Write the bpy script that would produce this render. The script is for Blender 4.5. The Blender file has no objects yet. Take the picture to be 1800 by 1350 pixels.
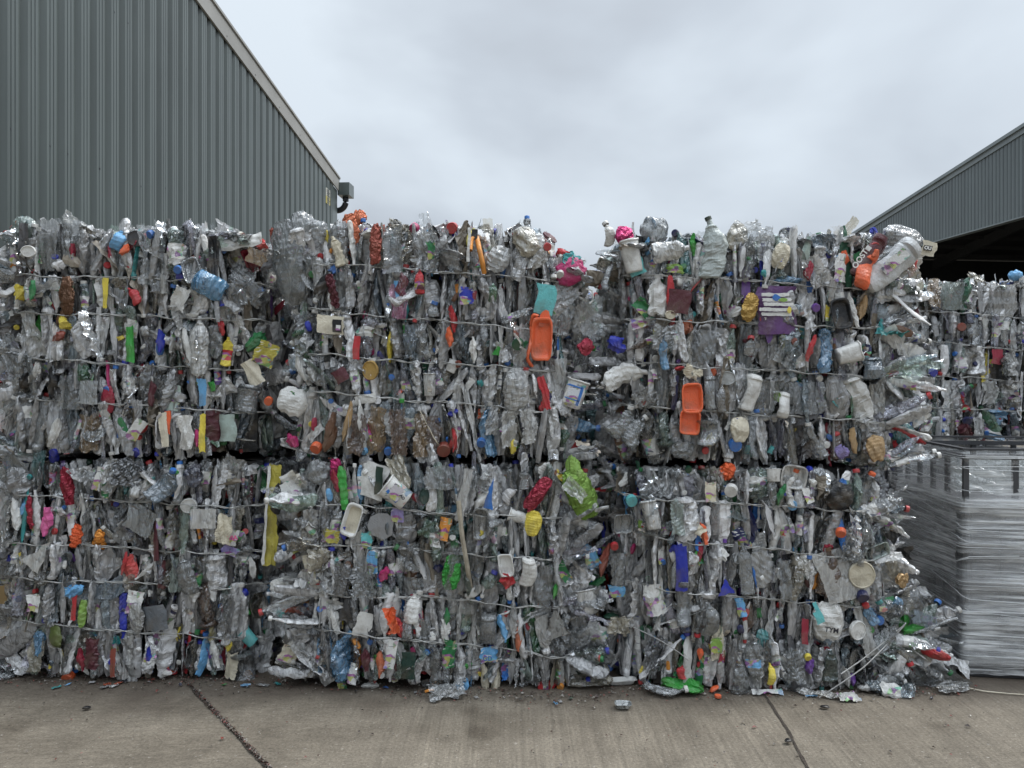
import bpy, math, random
import numpy as np
from mathutils import Vector

R = math.radians
sc = bpy.context.scene
COL = sc.collection
F_PX = 1309.0                      # focal length in pixels of the 1800 px wide photograph
CAM_H = 1.5

# ------------------------------------------------------------------ camera
cam = bpy.data.objects.new('camera', bpy.data.cameras.new('camera'))
COL.objects.link(cam)
cam.location = (0, 0, CAM_H)
cam.rotation_euler = (R(90), 0, 0)
cam.data.sensor_width = 36
cam.data.lens = 36 * F_PX / 1800
cam.data.clip_start = 0.05
cam.data.clip_end = 2000
sc.camera = cam

# ------------------------------------------------------------------ sky and sun
SUN_EL, SUN_AZ = 52, 82             # soft sun behind cloud, high to the right
w = bpy.data.worlds.new('World'); sc.world = w; w.use_nodes = True
nt = w.node_tree; nt.nodes.clear()
def wn(t, **k):
    n = nt.nodes.new(t)
    for a, b in k.items(): setattr(n, a, b)
    return n
L = nt.links.new
sky = wn('ShaderNodeTexSky', sky_type='NISHITA', sun_disc=False)
sky.sun_elevation = R(SUN_EL); sky.sun_rotation = R(SUN_AZ)
bg1 = wn('ShaderNodeBackground'); bg1.inputs[1].default_value = 0.1
L(sky.outputs[0], bg1.inputs[0])
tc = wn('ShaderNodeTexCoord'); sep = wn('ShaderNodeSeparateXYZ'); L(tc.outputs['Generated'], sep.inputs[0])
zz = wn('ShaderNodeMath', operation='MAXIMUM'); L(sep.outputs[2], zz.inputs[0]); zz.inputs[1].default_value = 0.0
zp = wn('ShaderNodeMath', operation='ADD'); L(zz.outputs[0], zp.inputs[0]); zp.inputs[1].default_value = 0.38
cx = wn('ShaderNodeMath', operation='DIVIDE'); L(sep.outputs[0], cx.inputs[0]); L(zp.outputs[0], cx.inputs[1])
cy = wn('ShaderNodeMath', operation='DIVIDE'); L(sep.outputs[1], cy.inputs[0]); L(zp.outputs[0], cy.inputs[1])
cmb = wn('ShaderNodeCombineXYZ'); L(cx.outputs[0], cmb.inputs[0]); L(cy.outputs[0], cmb.inputs[1]); cmb.inputs[2].default_value = 3.75
nz = wn('ShaderNodeTexNoise'); nz.inputs['Scale'].default_value = 1.1; nz.inputs['Detail'].default_value = 5; nz.inputs['Roughness'].default_value = 0.48
nz.inputs['Distortion'].default_value = 0.35
L(cmb.outputs[0], nz.inputs['Vector'])
cr = wn('ShaderNodeValToRGB'); L(nz.outputs['Fac'], cr.inputs[0])
cr.color_ramp.elements[0].position = 0.34; cr.color_ramp.elements[0].color = (0.275, 0.295, 0.324, 1)
cr.color_ramp.elements[1].position = 0.63; cr.color_ramp.elements[1].color = (0.475, 0.525, 0.572, 1)
e = cr.color_ramp.elements.new(0.5); e.color = (0.37, 0.408, 0.452, 1)
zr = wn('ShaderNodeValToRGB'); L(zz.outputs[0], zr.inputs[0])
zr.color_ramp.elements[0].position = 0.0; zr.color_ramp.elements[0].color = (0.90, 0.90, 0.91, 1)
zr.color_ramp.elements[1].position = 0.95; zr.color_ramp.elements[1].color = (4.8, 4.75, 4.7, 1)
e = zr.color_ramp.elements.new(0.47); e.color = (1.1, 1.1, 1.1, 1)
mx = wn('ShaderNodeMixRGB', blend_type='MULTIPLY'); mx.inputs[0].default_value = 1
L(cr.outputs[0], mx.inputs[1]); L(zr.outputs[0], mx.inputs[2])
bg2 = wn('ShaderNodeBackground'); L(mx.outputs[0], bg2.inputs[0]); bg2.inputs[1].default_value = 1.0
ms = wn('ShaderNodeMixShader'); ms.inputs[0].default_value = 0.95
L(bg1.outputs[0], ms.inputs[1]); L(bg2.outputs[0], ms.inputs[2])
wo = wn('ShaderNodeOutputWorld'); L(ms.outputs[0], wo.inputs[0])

sl = bpy.data.lights.new('sun', 'SUN'); sl.energy = 1.4; sl.angle = R(14); sl.color = (1, 0.97, 0.92)
sun = bpy.data.objects.new('sun', sl); COL.objects.link(sun)
az = R(SUN_AZ)
sd = Vector((math.sin(az) * math.cos(R(SUN_EL)), math.cos(az) * math.cos(R(SUN_EL)), math.sin(R(SUN_EL))))
sun.rotation_euler = sd.to_track_quat('Z', 'Y').to_euler()
sc.view_settings.view_transform = 'Standard'; sc.view_settings.look = 'None'
sc.view_settings.exposure = 0.62; sc.view_settings.gamma = 1
cy_ = sc.cycles
cy_.max_bounces = 6; cy_.diffuse_bounces = 3; cy_.glossy_bounces = 2; cy_.transmission_bounces = 3
cy_.transparent_max_bounces = 14
cy_.caustics_reflective = False; cy_.caustics_refractive = False

# ------------------------------------------------------------------ materials
def mat(name):
    m = bpy.data.materials.new(name); m.use_nodes = True
    n = m.node_tree; n.nodes.clear()
    def N(t, **k):
        x = n.nodes.new(t)
        for a, b in k.items(): setattr(x, a, b)
        return x
    out = N('ShaderNodeOutputMaterial')
    return m, n, N, n.links.new, out

def math_(N, K, op, a, b=None, clamp=False):
    x = N('ShaderNodeMath', operation=op, use_clamp=clamp)
    for i, v in enumerate((a, b)):
        if v is None: continue
        if isinstance(v, (int, float)): x.inputs[i].default_value = v
        else: K(v, x.inputs[i])
    return x.outputs[0]

def ramp(N, K, fac, *stops):
    r = N('ShaderNodeValToRGB'); K(fac, r.inputs[0])
    el = r.color_ramp.elements
    while len(el) < len(stops): el.new(0.5)
    for q, (p, c) in zip(el, stops):
        q.position = p; q.color = (c, c, c, 1) if isinstance(c, (int, float)) else (*c, 1)
    return r.outputs[0]

def noise(N, K, vec, scale, detail=3, rough=0.55, dist=0.0):
    x = N('ShaderNodeTexNoise'); K(vec, x.inputs['Vector'])
    x.inputs['Scale'].default_value = scale; x.inputs['Detail'].default_value = detail
    x.inputs['Roughness'].default_value = rough; x.inputs['Distortion'].default_value = dist
    return x.outputs['Fac']

def waste_material(name, rough, see=True, bump=0.6, metallic=0.0, trans=0.0, dirt=0.5, spec=0.5, printed=False, bscale=38, gloss=1.9):
    m, n, N, K, out = mat(name)
    at = N('ShaderNodeAttribute'); at.attribute_name = 'tint'
    tc = N('ShaderNodeTexCoord'); ob = tc.outputs['Object']
    # wrinkles: ridged noise
    mpw = N('ShaderNodeMapping'); K(ob, mpw.inputs[0]); mpw.inputs['Scale'].default_value = (1, 1, 0.38 if see else 0.8)
    n1 = noise(N, K, mpw.outputs[0], bscale, 3, 0.6, 1.2)
    rg = math_(N, K, 'ABSOLUTE', math_(N, K, 'SUBTRACT', n1, 0.5))
    n2 = noise(N, K, ob, bscale * 3.1, 2, 0.6, 0.6)
    hh = math_(N, K, 'ADD', math_(N, K, 'MULTIPLY', rg, 2.2), math_(N, K, 'MULTIPLY', n2, 0.22))
    bp = N('ShaderNodeBump'); bp.inputs['Strength'].default_value = bump; bp.inputs['Distance'].default_value = 0.012
    K(hh, bp.inputs['Height'])
    # dirt
    d1 = noise(N, K, ob, 9, 4, 0.65)
    dm = ramp(N, K, d1, (0.48, 0.0), (0.72, 1.0))
    dm = math_(N, K, 'MULTIPLY', dm, dirt)
    mixc = N('ShaderNodeMixRGB'); K(dm, mixc.inputs[0]); K(at.outputs['Color'], mixc.inputs[1]); mixc.inputs[2].default_value = (0.16, 0.13, 0.095, 1)
    colr = mixc.outputs[0]
    if printed:
        mp = N('ShaderNodeMapping'); K(ob, mp.inputs[0]); mp.inputs['Scale'].default_value = (25, 25, 95)
        p1 = noise(N, K, mp.outputs[0], 1.0, 1, 0.4)
        pm = ramp(N, K, p1, (0.60, 0.0), (0.63, 0.85))
        p2 = noise(N, K, ob, 16, 0, 0.4)
        pm2 = ramp(N, K, p2, (0.50, 0.0), (0.53, 1.0))
        mc = N('ShaderNodeMixRGB'); K(math_(N, K, 'MULTIPLY', pm, pm2), mc.inputs[0]); K(colr, mc.inputs[1]); mc.inputs[2].default_value = (0.05, 0.06, 0.1, 1)
        inv = math_(N, K, 'SUBTRACT', 1.0, pm2)
        mc2 = N('ShaderNodeMixRGB'); K(math_(N, K, 'MULTIPLY', math_(N, K, 'MULTIPLY', pm, inv), 0.9), mc2.inputs[0]); K(mc.outputs[0], mc2.inputs[1]); mc2.inputs[2].default_value = (0.75, 0.75, 0.72, 1)
        vo = N('ShaderNodeTexVoronoi'); mpv = N('ShaderNodeMapping'); K(ob, mpv.inputs[0]); mpv.inputs['Scale'].default_value = (34, 34, 52); K(mpv.outputs[0], vo.inputs['Vector']); vo.inputs['Scale'].default_value = 1.0
        hs = N('ShaderNodeHueSaturation'); K(vo.outputs['Color'], hs.inputs['Color']); hs.inputs['Saturation'].default_value = 0.75; hs.inputs['Value'].default_value = 0.55
        vm = ramp(N, K, noise(N, K, ob, 21, 1, 0.4), (0.53, 0.0), (0.57, 0.85))
        mc3 = N('ShaderNodeMixRGB'); K(vm, mc3.inputs[0]); K(mc2.outputs[0], mc3.inputs[1]); K(hs.outputs[0], mc3.inputs[2])
        colr = mc3.outputs[0]
    b = N('ShaderNodeBsdfPrincipled'); K(colr, b.inputs['Base Color'])
    b.inputs['Roughness'].default_value = rough; b.inputs['Metallic'].default_value = metallic
    b.inputs['Specular IOR Level'].default_value = spec
    K(bp.outputs[0], b.inputs['Normal'])
    sh = b.outputs[0]
    if trans:
        t = N('ShaderNodeBsdfTranslucent'); K(colr, t.inputs[0]); K(bp.outputs[0], t.inputs['Normal'])
        mt = N('ShaderNodeMixShader'); mt.inputs[0].default_value = trans; K(sh, mt.inputs[1]); K(t.outputs[0], mt.inputs[2]); sh = mt.outputs[0]
    if see:
        # thin clear plastic: mostly see-through, a little milky, with a hard sky reflection on every crease
        tr = N('ShaderNodeBsdfTransparent')
        tcol = N('ShaderNodeMixRGB'); tcol.inputs[0].default_value = 0.5; tcol.inputs[1].default_value = (1, 1, 1, 1); K(at.outputs['Color'], tcol.inputs[2]); K(tcol.outputs[0], tr.inputs[0])
        cloud = ramp(N, K, n1, (0.35, 0.45), (0.65, 1.35))
        op = math_(N, K, 'MULTIPLY', at.outputs['Alpha'], cloud, True)
        op = math_(N, K, 'MAXIMUM', op, math_(N, K, 'MULTIPLY', dm, 0.6))
        mm = N('ShaderNodeMixShader'); K(op, mm.inputs[0]); K(tr.outputs[0], mm.inputs[1]); K(sh, mm.inputs[2])
        gl = N('ShaderNodeBsdfGlossy'); gl.inputs['Roughness'].default_value = rough * 0.8; gl.inputs['Color'].default_value = (0.96, 0.98, 1.0, 1); K(bp.outputs[0], gl.inputs['Normal'])
        fr = N('ShaderNodeFresnel'); fr.inputs['IOR'].default_value = gloss; K(bp.outputs[0], fr.inputs['Normal'])
        m2 = N('ShaderNodeMixShader'); K(fr.outputs[0], m2.inputs[0]); K(mm.outputs[0], m2.inputs[1]); K(gl.outputs[0], m2.inputs[2]); sh = m2.outputs[0]
    K(sh, out.inputs[0])
    return m

M_PET = waste_material('crushed_clear_plastic', 0.17, True, 0.75, trans=0.2, spec=0.5, dirt=0.4, gloss=2.15, bscale=20)
M_HD = waste_material('opaque_plastic', 0.38, False, 0.35, dirt=0.55, bscale=26)
M_FILM = waste_material('plastic_film', 0.24, True, 0.7, trans=0.35, dirt=0.3, bscale=18, gloss=2.0)
M_PRINT = waste_material('printed_plastic', 0.33, False, 0.4, dirt=0.4, printed=True, bscale=26)
M_FOIL = waste_material('metallic_foil', 0.27, False, 0.6, metallic=0.5, dirt=0.2, bscale=24)
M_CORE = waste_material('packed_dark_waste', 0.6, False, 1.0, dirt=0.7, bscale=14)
WASTE = [M_PET, M_HD, M_FILM, M_PRINT, M_FOIL]
PET, HD, FILM, PRINT, FOIL = range(5)

def plain(name, col, rough=0.5, metallic=0.0, var=0.0, vscale=8, bump=0.0, bscale=40, spec=0.5):
    m, n, N, K, out = mat(name)
    b = N('ShaderNodeBsdfPrincipled'); b.inputs['Roughness'].default_value = rough; b.inputs['Metallic'].default_value = metallic
    b.inputs['Specular IOR Level'].default_value = spec
    tc = N('ShaderNodeTexCoord')
    f = noise(N, K, tc.outputs['Object'], vscale, 5, 0.6)
    lo = [c * (1 - var) for c in col]; hi = [min(1, c * (1 + var)) for c in col]
    K(ramp(N, K, f, (0.3, lo), (0.7, hi)), b.inputs['Base Color'])
    if bump:
        bp = N('ShaderNodeBump'); bp.inputs['Strength'].default_value = bump; bp.inputs['Distance'].default_value = 0.01
        K(noise(N, K, tc.outputs['Object'], bscale, 4, 0.6), bp.inputs['Height']); K(bp.outputs[0], b.inputs['Normal'])
    K(b.outputs[0], out.inputs[0])
    return m

M_WIRE = plain('baling_wire_steel', (0.40, 0.40, 0.385), 0.38, 0.45, 0.3, 30)
M_GALV = plain('galvanised_flashing', (0.30, 0.30, 0.285), 0.5, 0.0, 0.12, 1.5)
M_FLASH = plain('grey_flashing', (0.17, 0.195, 0.20), 0.45, 0.0, 0.12, 1.5)
M_BLACK = plain('black_pipe_plastic', (0.012, 0.012, 0.014), 0.35, 0.0, 0.2)
M_STEEL = plain('dark_steel', (0.03, 0.032, 0.035), 0.6, 0.0, 0.3)
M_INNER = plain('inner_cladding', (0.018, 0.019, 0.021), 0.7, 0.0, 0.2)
M_CRATE = plain('grey_crate_plastic', (0.045, 0.046, 0.05), 0.5, 0.0, 0.25, 6, 0.2)
M_PALLET = plain('black_pallet_plastic', (0.02, 0.02, 0.022), 0.55, 0.0, 0.3)
M_TAN = plain('tan_board', (0.36, 0.24, 0.11), 0.7, 0.0, 0.25, 5, 0.3)
M_INK_D = plain('dark_print', (0.03, 0.03, 0.04), 0.5)
M_INK_L = plain('light_print', (0.75, 0.74, 0.7), 0.5)

# cladding: painted steel, faint vertical streaks
def cladding(name, col):
    m, n, N, K, out = mat(name)
    tc = N('ShaderNodeTexCoord'); mp = N('ShaderNodeMapping'); K(tc.outputs['Object'], mp.inputs[0]); mp.inputs['Scale'].default_value = (4, 4, 0.18)
    f = noise(N, K, mp.outputs[0], 1.3, 5, 0.6)
    g = noise(N, K, tc.outputs['Object'], 0.35, 4, 0.6)
    a = math_(N, K, 'MULTIPLY', f, 0.6); a = math_(N, K, 'ADD', a, math_(N, K, 'MULTIPLY', g, 0.4))
    b = N('ShaderNodeBsdfPrincipled'); b.inputs['Roughness'].default_value = 0.30
    b.inputs['Specular IOR Level'].default_value = 0.65
    K(ramp(N, K, a, (0.3, [c * 0.72 for c in col]), (0.7, [c * 1.22 for c in col])), b.inputs['Base Color'])
    K(b.outputs[0], out.inputs[0])
    return m
M_CLAD = cladding('grey_green_cladding', (0.092, 0.112, 0.109))
M_CLAD2 = cladding('grey_cladding', (0.098, 0.118, 0.120))

# concrete
def concrete():
    m, n, N, K, out = mat('brushed_concrete')
    tc = N('ShaderNodeTexCoord'); ob = tc.outputs['Object']
    big = noise(N, K, ob, 0.55, 5, 0.6, 0.4)
    mid = noise(N, K, ob, 4.5, 5, 0.65)
    fine = noise(N, K, ob, 85, 4, 0.8)
    grit = noise(N, K, ob, 42, 4, 0.8)
    mp = N('ShaderNodeMapping'); K(ob, mp.inputs[0]); mp.inputs['Scale'].default_value = (60, 1.0, 1); mp.inputs['Rotation'].default_value = (0, 0, R(4))
    br = noise(N, K, mp.outputs[0], 1.0, 3, 0.6)
    mp2 = N('ShaderNodeMapping'); K(ob, mp2.inputs[0]); mp2.inputs['Scale'].default_value = (14, 46, 1); mp2.inputs['Rotation'].default_value = (0, 0, R(-38))
    br2 = noise(N, K, mp2.outputs[0], 1.0, 3, 0.6)
    # left slab swept one way, right slab the other
    sx = N('ShaderNodeSeparateXYZ'); K(ob, sx.inputs[0])
    side = ramp(N, K, math_(N, K, 'ADD', math_(N, K, 'MULTIPLY', sx.outputs[0], 0.8), 1.1), (0.2, 0.0), (0.8, 1.0))
    bm = N('ShaderNodeMixRGB'); K(side, bm.inputs[0]); K(br2, bm.inputs[1]); K(br, bm.inputs[2])
    c1 = N('ShaderNodeMixRGB'); K(ramp(N, K, mid, (0.3, 0.0), (0.7, 1.0)), c1.inputs[0]); c1.inputs[1].default_value = (0.158, 0.138, 0.111, 1); c1.inputs[2].default_value = (0.248, 0.220, 0.179, 1)
    c2 = N('ShaderNodeMixRGB', blend_type='MULTIPLY'); c2.inputs[0].default_value = 1; K(c1.outputs[0], c2.inputs[1]); K(ramp(N, K, big, (0.3, (0.80, 0.78, 0.75)), (0.65, (1.08, 1.07, 1.05))), c2.inputs[2])
    c3 = N('ShaderNodeMixRGB', blend_type='MULTIPLY'); c3.inputs[0].default_value = 1; K(c2.outputs[0], c3.inputs[1]); K(ramp(N, K, fine, (0.34, 0.66), (0.66, 1.32)), c3.inputs[2])
    c4 = N('ShaderNodeMixRGB', blend_type='MULTIPLY'); c4.inputs[0].default_value = 1; K(c3.outputs[0], c4.inputs[1]); K(ramp(N, K, bm.outputs[0], (0.3, 0.80), (0.7, 1.14)), c4.inputs[2])
    # pale aggregate specks and dark specks
    c5 = N('ShaderNodeMixRGB'); K(ramp(N, K, grit, (0.62, 0.0), (0.68, 0.6)), c5.inputs[0]); K(c4.outputs[0], c5.inputs[1]); c5.inputs[2].default_value = (0.5, 0.47, 0.42, 1)
    g2 = noise(N, K, ob, 33, 4, 0.75, 1.0)
    c6 = N('ShaderNodeMixRGB'); K(ramp(N, K, g2, (0.27, 0.75), (0.33, 0.0)), c6.inputs[0]); K(c5.outputs[0], c6.inputs[1]); c6.inputs[2].default_value = (0.06, 0.05, 0.045, 1)
    # leachate stain along the foot of the stack (a dirty strip on the ground itself)
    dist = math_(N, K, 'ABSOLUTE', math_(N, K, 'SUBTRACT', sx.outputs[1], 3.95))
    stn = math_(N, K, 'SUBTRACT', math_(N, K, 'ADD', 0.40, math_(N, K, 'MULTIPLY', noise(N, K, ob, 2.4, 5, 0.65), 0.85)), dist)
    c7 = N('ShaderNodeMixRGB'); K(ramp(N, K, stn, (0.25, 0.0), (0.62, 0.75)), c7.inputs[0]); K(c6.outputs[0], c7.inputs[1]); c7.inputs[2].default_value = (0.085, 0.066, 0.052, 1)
    mp3 = N('ShaderNodeMapping'); K(ob, mp3.inputs[0]); mp3.inputs['Scale'].default_value = (.5, 4.2, 1); mp3.inputs['Rotation'].default_value = (0, 0, R(9))
    ty = noise(N, K, mp3.outputs[0], 1.0, 4, .6, .3)
    c8 = N('ShaderNodeMixRGB', blend_type='MULTIPLY'); c8.inputs[0].default_value = 1; K(c7.outputs[0], c8.inputs[1]); K(ramp(N, K, ty, (.36, (.88, .875, .87)), (.52, (1, 1, 1))), c8.inputs[2])
    sp = noise(N, K, ob, 1.7, 3, .5, .2)
    c9 = N('ShaderNodeMixRGB', blend_type='MULTIPLY'); c9.inputs[0].default_value = 1; K(c8.outputs[0], c9.inputs[1]); K(ramp(N, K, sp, (.28, (.62, .60, .58)), (.36, (1, 1, 1))), c9.inputs[2])
    b = N('ShaderNodeBsdfPrincipled'); K(c9.outputs[0], b.inputs['Base Color'])
    K(ramp(N, K, mid, (0.3, 0.72), (0.7, 0.9)), b.inputs['Roughness']); b.inputs['Specular IOR Level'].default_value = 0.35
    bp = N('ShaderNodeBump'); bp.inputs['Strength'].default_value = 0.5; bp.inputs['Distance'].default_value = 0.004
    K(math_(N, K, 'ADD', bm.outputs[0], math_(N, K, 'MULTIPLY', fine, 0.8)), bp.inputs['Height']); K(bp.outputs[0], b.inputs['Normal'])
    K(b.outputs[0], out.inputs[0])
    return m
M_CONC = concrete()
M_JOINT = plain('dirt_filled_joint', (0.06, 0.048, 0.038), 0.95, 0.0, 0.45, 60, 1.0, 150)

# stretch film
def stretch_film():
    m, n, N, K, out = mat('stretch_film')
    tc = N('ShaderNodeTexCoord'); ob = tc.outputs['Object']
    def streak(rot, sc_, sz, det=4):
        mp = N('ShaderNodeMapping'); K(ob, mp.inputs[0]); mp.inputs['Scale'].default_value = (sc_, sc_, sz); mp.inputs['Rotation'].default_value = rot
        return noise(N, K, mp.outputs[0], 1.0, det, 0.65, 0.5)
    s1 = streak((0, R(11), 0), 2.4, 58); s2 = streak((0, R(-15), 0), 3.0, 95); s3 = streak((0, R(3), 0), 1.8, 13, 3)
    h = math_(N, K, 'ADD', math_(N, K, 'MULTIPLY', s1, 0.6), math_(N, K, 'MULTIPLY', s2, 0.4))
    a = math_(N, K, 'ADD', math_(N, K, 'MULTIPLY', h, 0.7), math_(N, K, 'MULTIPLY', s3, 0.3))
    big = noise(N, K, ob, 2.2, 3, 0.6); a = math_(N, K, 'ADD', a, math_(N, K, 'MULTIPLY', math_(N, K, 'SUBTRACT', big, 0.5), 0.35))
    op = ramp(N, K, a, (0.39, 0.09), (0.51, 0.27), (0.62, 0.88))
    bp = N('ShaderNodeBump'); bp.inputs['Strength'].default_value = 1.0; bp.inputs['Distance'].default_value = 0.012; K(h, bp.inputs['Height'])
    b = N('ShaderNodeBsdfPrincipled'); b.inputs['Base Color'].default_value = (0.82, 0.84, 0.85, 1); b.inputs['Roughness'].default_value = 0.22; b.inputs['Specular IOR Level'].default_value = 0.8
    K(bp.outputs[0], b.inputs['Normal'])
    t = N('ShaderNodeBsdfTransparent')
    mm = N('ShaderNodeMixShader'); K(op, mm.inputs[0]); K(t.outputs[0], mm.inputs[1]); K(b.outputs[0], mm.inputs[2]); K(mm.outputs[0], out.inputs[0])
    return m
M_WRAP = stretch_film()

# ------------------------------------------------------------------ mesh helpers
class Geo:
    def __init__(s): s.V = []; s.Fc = []; s.C = []; s.M = []; s.S = []; s.n = 0
    def grid(s, P, col=(0.5, 0.5, 0.5, 1), m=0, wrap=False, smooth=False):
        nu, nv = P.shape[:2]
        idx = np.arange(nu * nv).reshape(nu, nv)
        if wrap: a = idx; b = np.roll(idx, -1, 1)
        else: a = idx[:, :-1]; b = idx[:, 1:]
        q = np.stack([a[:-1], b[:-1], b[1:], a[1:]], -1).reshape(-1, 4) + s.n
        s.V.append(P.reshape(-1, 3)); s.Fc.append(q); s.n += nu * nv
        c = np.asarray(col, float)
        if c.ndim == 1: c = np.broadcast_to(c, (len(q), 4))
        else: c = np.broadcast_to(c[:, None, :], (nu - 1, a.shape[1], 4)).reshape(-1, 4)
        s.C.append(c)
        mm = np.asarray(m)
        if mm.ndim: mm = np.broadcast_to(mm[:, None], (nu - 1, a.shape[1])).reshape(-1)
        else: mm = np.full(len(q), int(m))
        s.M.append(mm); s.S.append(np.full(len(q), smooth))
    def quads(s, V, Q, col=(0.5, 0.5, 0.5, 1), m=0):
        V = np.asarray(V, float); Q = np.asarray(Q)
        s.V.append(V); s.Fc.append(Q + s.n); s.n += len(V)
        s.C.append(np.broadcast_to(np.asarray(col, float), (len(Q), 4))); s.M.append(np.full(len(Q), m)); s.S.append(np.full(len(Q), False))
    def box(s, lo, hi, m=0, col=(0.5, 0.5, 0.5, 1)):
        x0, y0, z0 = lo; x1, y1, z1 = hi
        V = [(x0, y0, z0), (x1, y0, z0), (x1, y1, z0), (x0, y1, z0), (x0, y0, z1), (x1, y0, z1), (x1, y1, z1), (x0, y1, z1)]
        s.quads(V, [(0, 3, 2, 1), (4, 5, 6, 7), (0, 1, 5, 4), (1, 2, 6, 5), (2, 3, 7, 6), (3, 0, 4, 7)], col, m)
    def add(s, parts, A=None, o=(0, 0, 0)):
        for (P, col, m, wrap, smooth) in parts:
            if A is not None: P = P @ A.T
            s.grid(P + np.asarray(o), col, m, wrap, smooth)
    def build(s, name, mats, parent=None, center=True, local=None, tint=True):
        V = np.concatenate(s.V); Q = np.concatenate(s.Fc)
        if local is not None: V = (V - local[0]) @ local[1]
        o0 = (V.max(0) + V.min(0)) / 2 if center else np.zeros(3)
        V = V - o0
        me = bpy.data.meshes.new(name)
        me.vertices.add(len(V)); me.vertices.foreach_set('co', V.astype(np.float32).ravel())
        me.loops.add(len(Q) * 4); me.loops.foreach_set('vertex_index', Q.astype(np.int32).ravel())
        me.polygons.add(len(Q)); me.polygons.foreach_set('loop_start', np.arange(0, len(Q) * 4, 4, dtype=np.int32))
        try: me.polygons.foreach_set('loop_total', np.full(len(Q), 4, np.int32))
        except Exception: pass
        me.polygons.foreach_set('material_index', np.concatenate(s.M).astype(np.int32))
        me.polygons.foreach_set('use_smooth', np.concatenate(s.S).astype(bool))
        if tint:
            at = me.attributes.new('tint', 'FLOAT_COLOR', 'FACE'); at.data.foreach_set('color', np.concatenate(s.C).astype(np.float32).ravel())
        for m_ in (mats if isinstance(mats, (list, tuple)) else [mats]): me.materials.append(m_)
        me.update(calc_edges=True)
        o = bpy.data.objects.new(name, me); COL.objects.link(o); o.location = o0
        if parent: o.parent = parent
        return o

def tag(o, label=None, cat=None, group=None, kind=None):
    if label: o['label'] = label
    if cat: o['category'] = cat
    if group: o['group'] = group
    if kind: o['kind'] = kind
    return o
def empty(name, loc, label, cat, group=None, rz=0):
    o = bpy.data.objects.new(name, None); COL.objects.link(o); o.location = loc; o.rotation_euler = (0, 0, rz)
    o.empty_display_size = 0.2
    return tag(o, label, cat, group)

rng = np.random.default_rng(7)
def U(a, b): return float(rng.uniform(a, b))

def crumple(P, amp, wl, octs=4, fall=0.55, az=1.0):
    """sharp creases: triangle waves along random directions; az < 1 makes the creases run along the length"""
    D = np.zeros_like(P); k = 2.0 / wl; a = amp
    for i in range(octs):
        for _ in range(2):
            d = rng.normal(size=3); d /= np.linalg.norm(d); d[2] *= az; e = rng.normal(size=3); e /= np.linalg.norm(e)
            ph = (P + D * 0.5) @ d * k * U(0.7, 1.3) + U(0, 9)
            D = D + (np.abs(ph % 1 - 0.5) * 4 - 1)[..., None] * e * a * 0.6
        k *= 1.8; a *= fall
    return P + D

def hexc(h, a=1.0, k=1.0):
    h = h.lstrip('#'); v = [int(h[i:i + 2], 16) / 255 for i in (0, 2, 4)]
    v = [(x / 12.92 if x <= 0.04045 else ((x + 0.055) / 1.055) ** 2.4) * k for x in v]
    g_ = .3 * v[0] + .5 * v[1] + .2 * v[2]; v = [x * .86 + g_ * .14 for x in v]      # faded and grimy
    return (min(v[0], .85), min(v[1], .85), min(v[2], .85), a)

PAL = {  # colours of things, as they look in daylight
 'white': '#dcdcd8', 'cream': '#cfc6ae', 'clear': '#b4b8b8', 'pale_green': '#a9bdb4', 'grey': '#8e8f90', 'dark_grey': '#55565a', 'black': '#17181b',
 'red': '#c0202a', 'crimson': '#9c1c38', 'maroon': '#5a2630', 'coral': '#e04f4c', 'orange': '#ee5f14', 'amber': '#e8920c', 'yellow': '#e6cf1c', 'dull_yellow': '#b7ab2c',
 'lime': '#84ad40', 'bright_green': '#2f9e36', 'green': '#1f7a42', 'bottle_green': '#1d5a40', 'dark_green': '#1e4038', 'teal': '#1f8f90', 'aqua': '#5cc4c6', 'sky_blue': '#63aee2', 'blue': '#1b70c4', 'cobalt': '#1a2fae', 'navy': '#1c2350',
 'purple': '#6a3a98', 'lilac': '#9a8cc8', 'magenta': '#c0186c', 'pink': '#e45aa0', 'brown': '#6b4a34', 'rust': '#8c4030', 'tan': '#b08f60', 'gold': '#b8923c', 'copper': '#c0643c', 'silver': '#a8a8a6', 'steel_blue': '#6f8494', 'olive': '#5c6a2c', 'slate': '#6a7076'}
def C(name, a=1.0): return hexc(PAL[name], a)

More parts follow.
